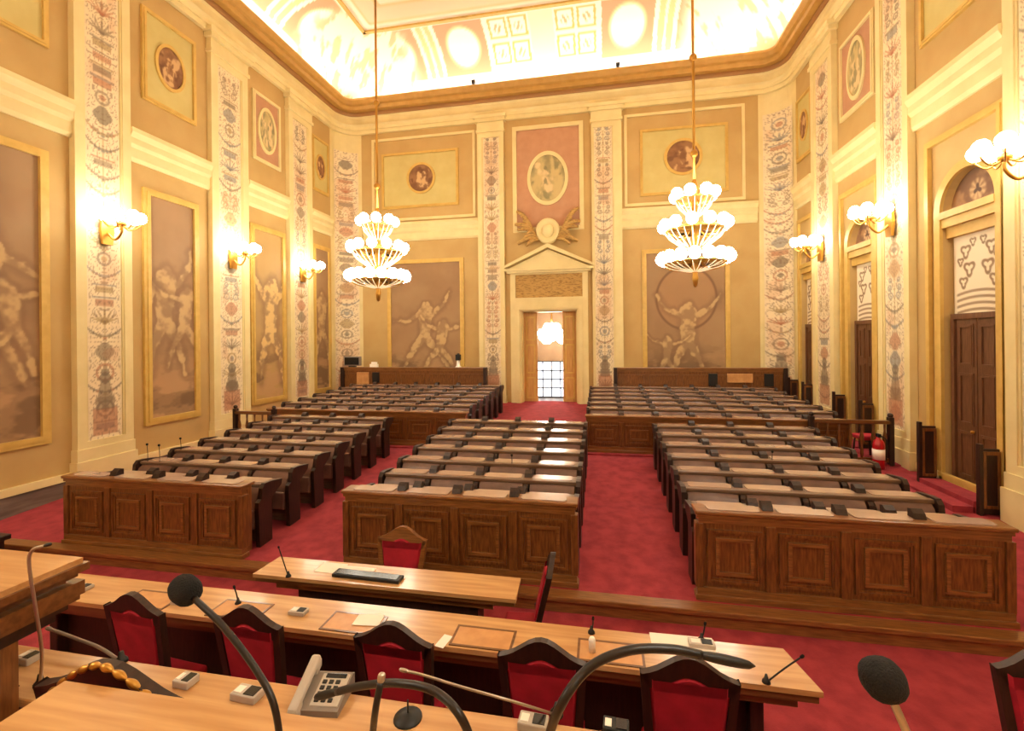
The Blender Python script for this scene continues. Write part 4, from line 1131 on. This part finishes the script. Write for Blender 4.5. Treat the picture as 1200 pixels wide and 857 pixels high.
# dark side bench by the left wall
t = thing('side_bench', 'dark wooden bench against the left wall, beyond the lectern', 'bench', (-7.2, 5.0, WELL))
MB().bbox(-.35, .35, -.9, .45, .42, .5, .02).build('seat', M['dark'], t)
MB().bbox(-.42, -.34, -.9, .45, 0, .62, .015).build('backrest', M['dark'], t)
for y in (-.8, .35):
    for x in (-.28, .28): MB().box(x-.03, x+.03, y-.03, y+.03, 0, .42).build('leg', M['dark'], t)

# small black microphones standing on the left bench block
for k, (px, py, y) in enumerate(((173, 522, 6.95), (187, 523, 6.95), (212, 515, 7.65), (600, 545, 7.65), (905, 545, 8.35))):
    p = on_y(px, py, y+.2); z = 0.93+floor_z(y-.3)
    lab = ['outer tiny black microphone on the second row ledge of the left block', 'inner tiny black microphone on the second row ledge of the left block', 'tiny black microphone on the third row ledge of the left block', 'tiny black microphone on a row ledge of the centre block', 'tiny black microphone on a row ledge of the right block'][k]
    h_ = max(.15, p.z-z)
    mic(lab, [(p.x, y+.2, z-.015), (p.x, y+.2, z+h_*.5), (p.x, y+.2-.01, z+h_)], .005, None, 'tiny microphones on the bench rows', .025, 'black', .02, .045)

# ------------------------------------------------------------------ light of the room
def area(name, loc, rot, sx, sy, power, col):
    l = bpy.data.lights.new(name, 'AREA'); l.shape = 'RECTANGLE'; l.size = sx; l.size_y = sy; l.energy = power; l.color = col
    o = bpy.data.objects.new(name, l); C.objects.link(o); o.location = loc; o.rotation_euler = rot
    return o
warm = (1.0, .97, .88)
UPR = (PI, 0, 0)
area('cove_light', ((XL+XR)/2, D-.32, 13.0), UPR, 15.0, .22, 230, warm)
area('cove_light', (XL+.32, 7.5, 13.0), UPR, .22, 19, 280, warm)
area('cove_light', (XR-.32, 7.5, 13.0), UPR, .22, 19, 280, warm)
area('cove_light', ((XL+XR)/2, FRONT+.4, 13.0), UPR, 15.0, .22, 230, warm)

w = bpy.data.worlds.new('room_world'); bpy.context.scene.world = w; w.use_nodes = True
w.node_tree.nodes['Background'].inputs['Color'].default_value = (.5, .5, .55, 1); w.node_tree.nodes['Background'].inputs['Strength'].default_value = .3

# ------------------------------------------------------------------ camera and view
cam = bpy.data.cameras.new('camera'); co = bpy.data.objects.new('camera', cam); C.objects.link(co)
c_, s_ = math.cos(ROLL), math.sin(ROLL)
rx = RT*c_+UP*s_; uy = UP*c_-RT*s_
mx = Matrix((rx, uy, -FW)).transposed().to_4x4(); mx.translation = CAM
co.matrix_world = mx
cam.sensor_width = 36; cam.lens = 36*F/1200; cam.shift_y = -(428.5-PY)/1200; cam.clip_start = .05
bpy.context.scene.camera = co
sc = bpy.context.scene
sc.view_settings.view_transform = 'Standard'; sc.view_settings.look = 'None'; sc.view_settings.gamma = 1.0; sc.view_settings.use_curve_mapping = False
sc.view_settings.exposure = 0.06
sc.cycles.max_bounces = 8; sc.cycles.diffuse_bounces = 6; sc.cycles.use_denoising = True
sc.cycles.sample_clamp_indirect = 8
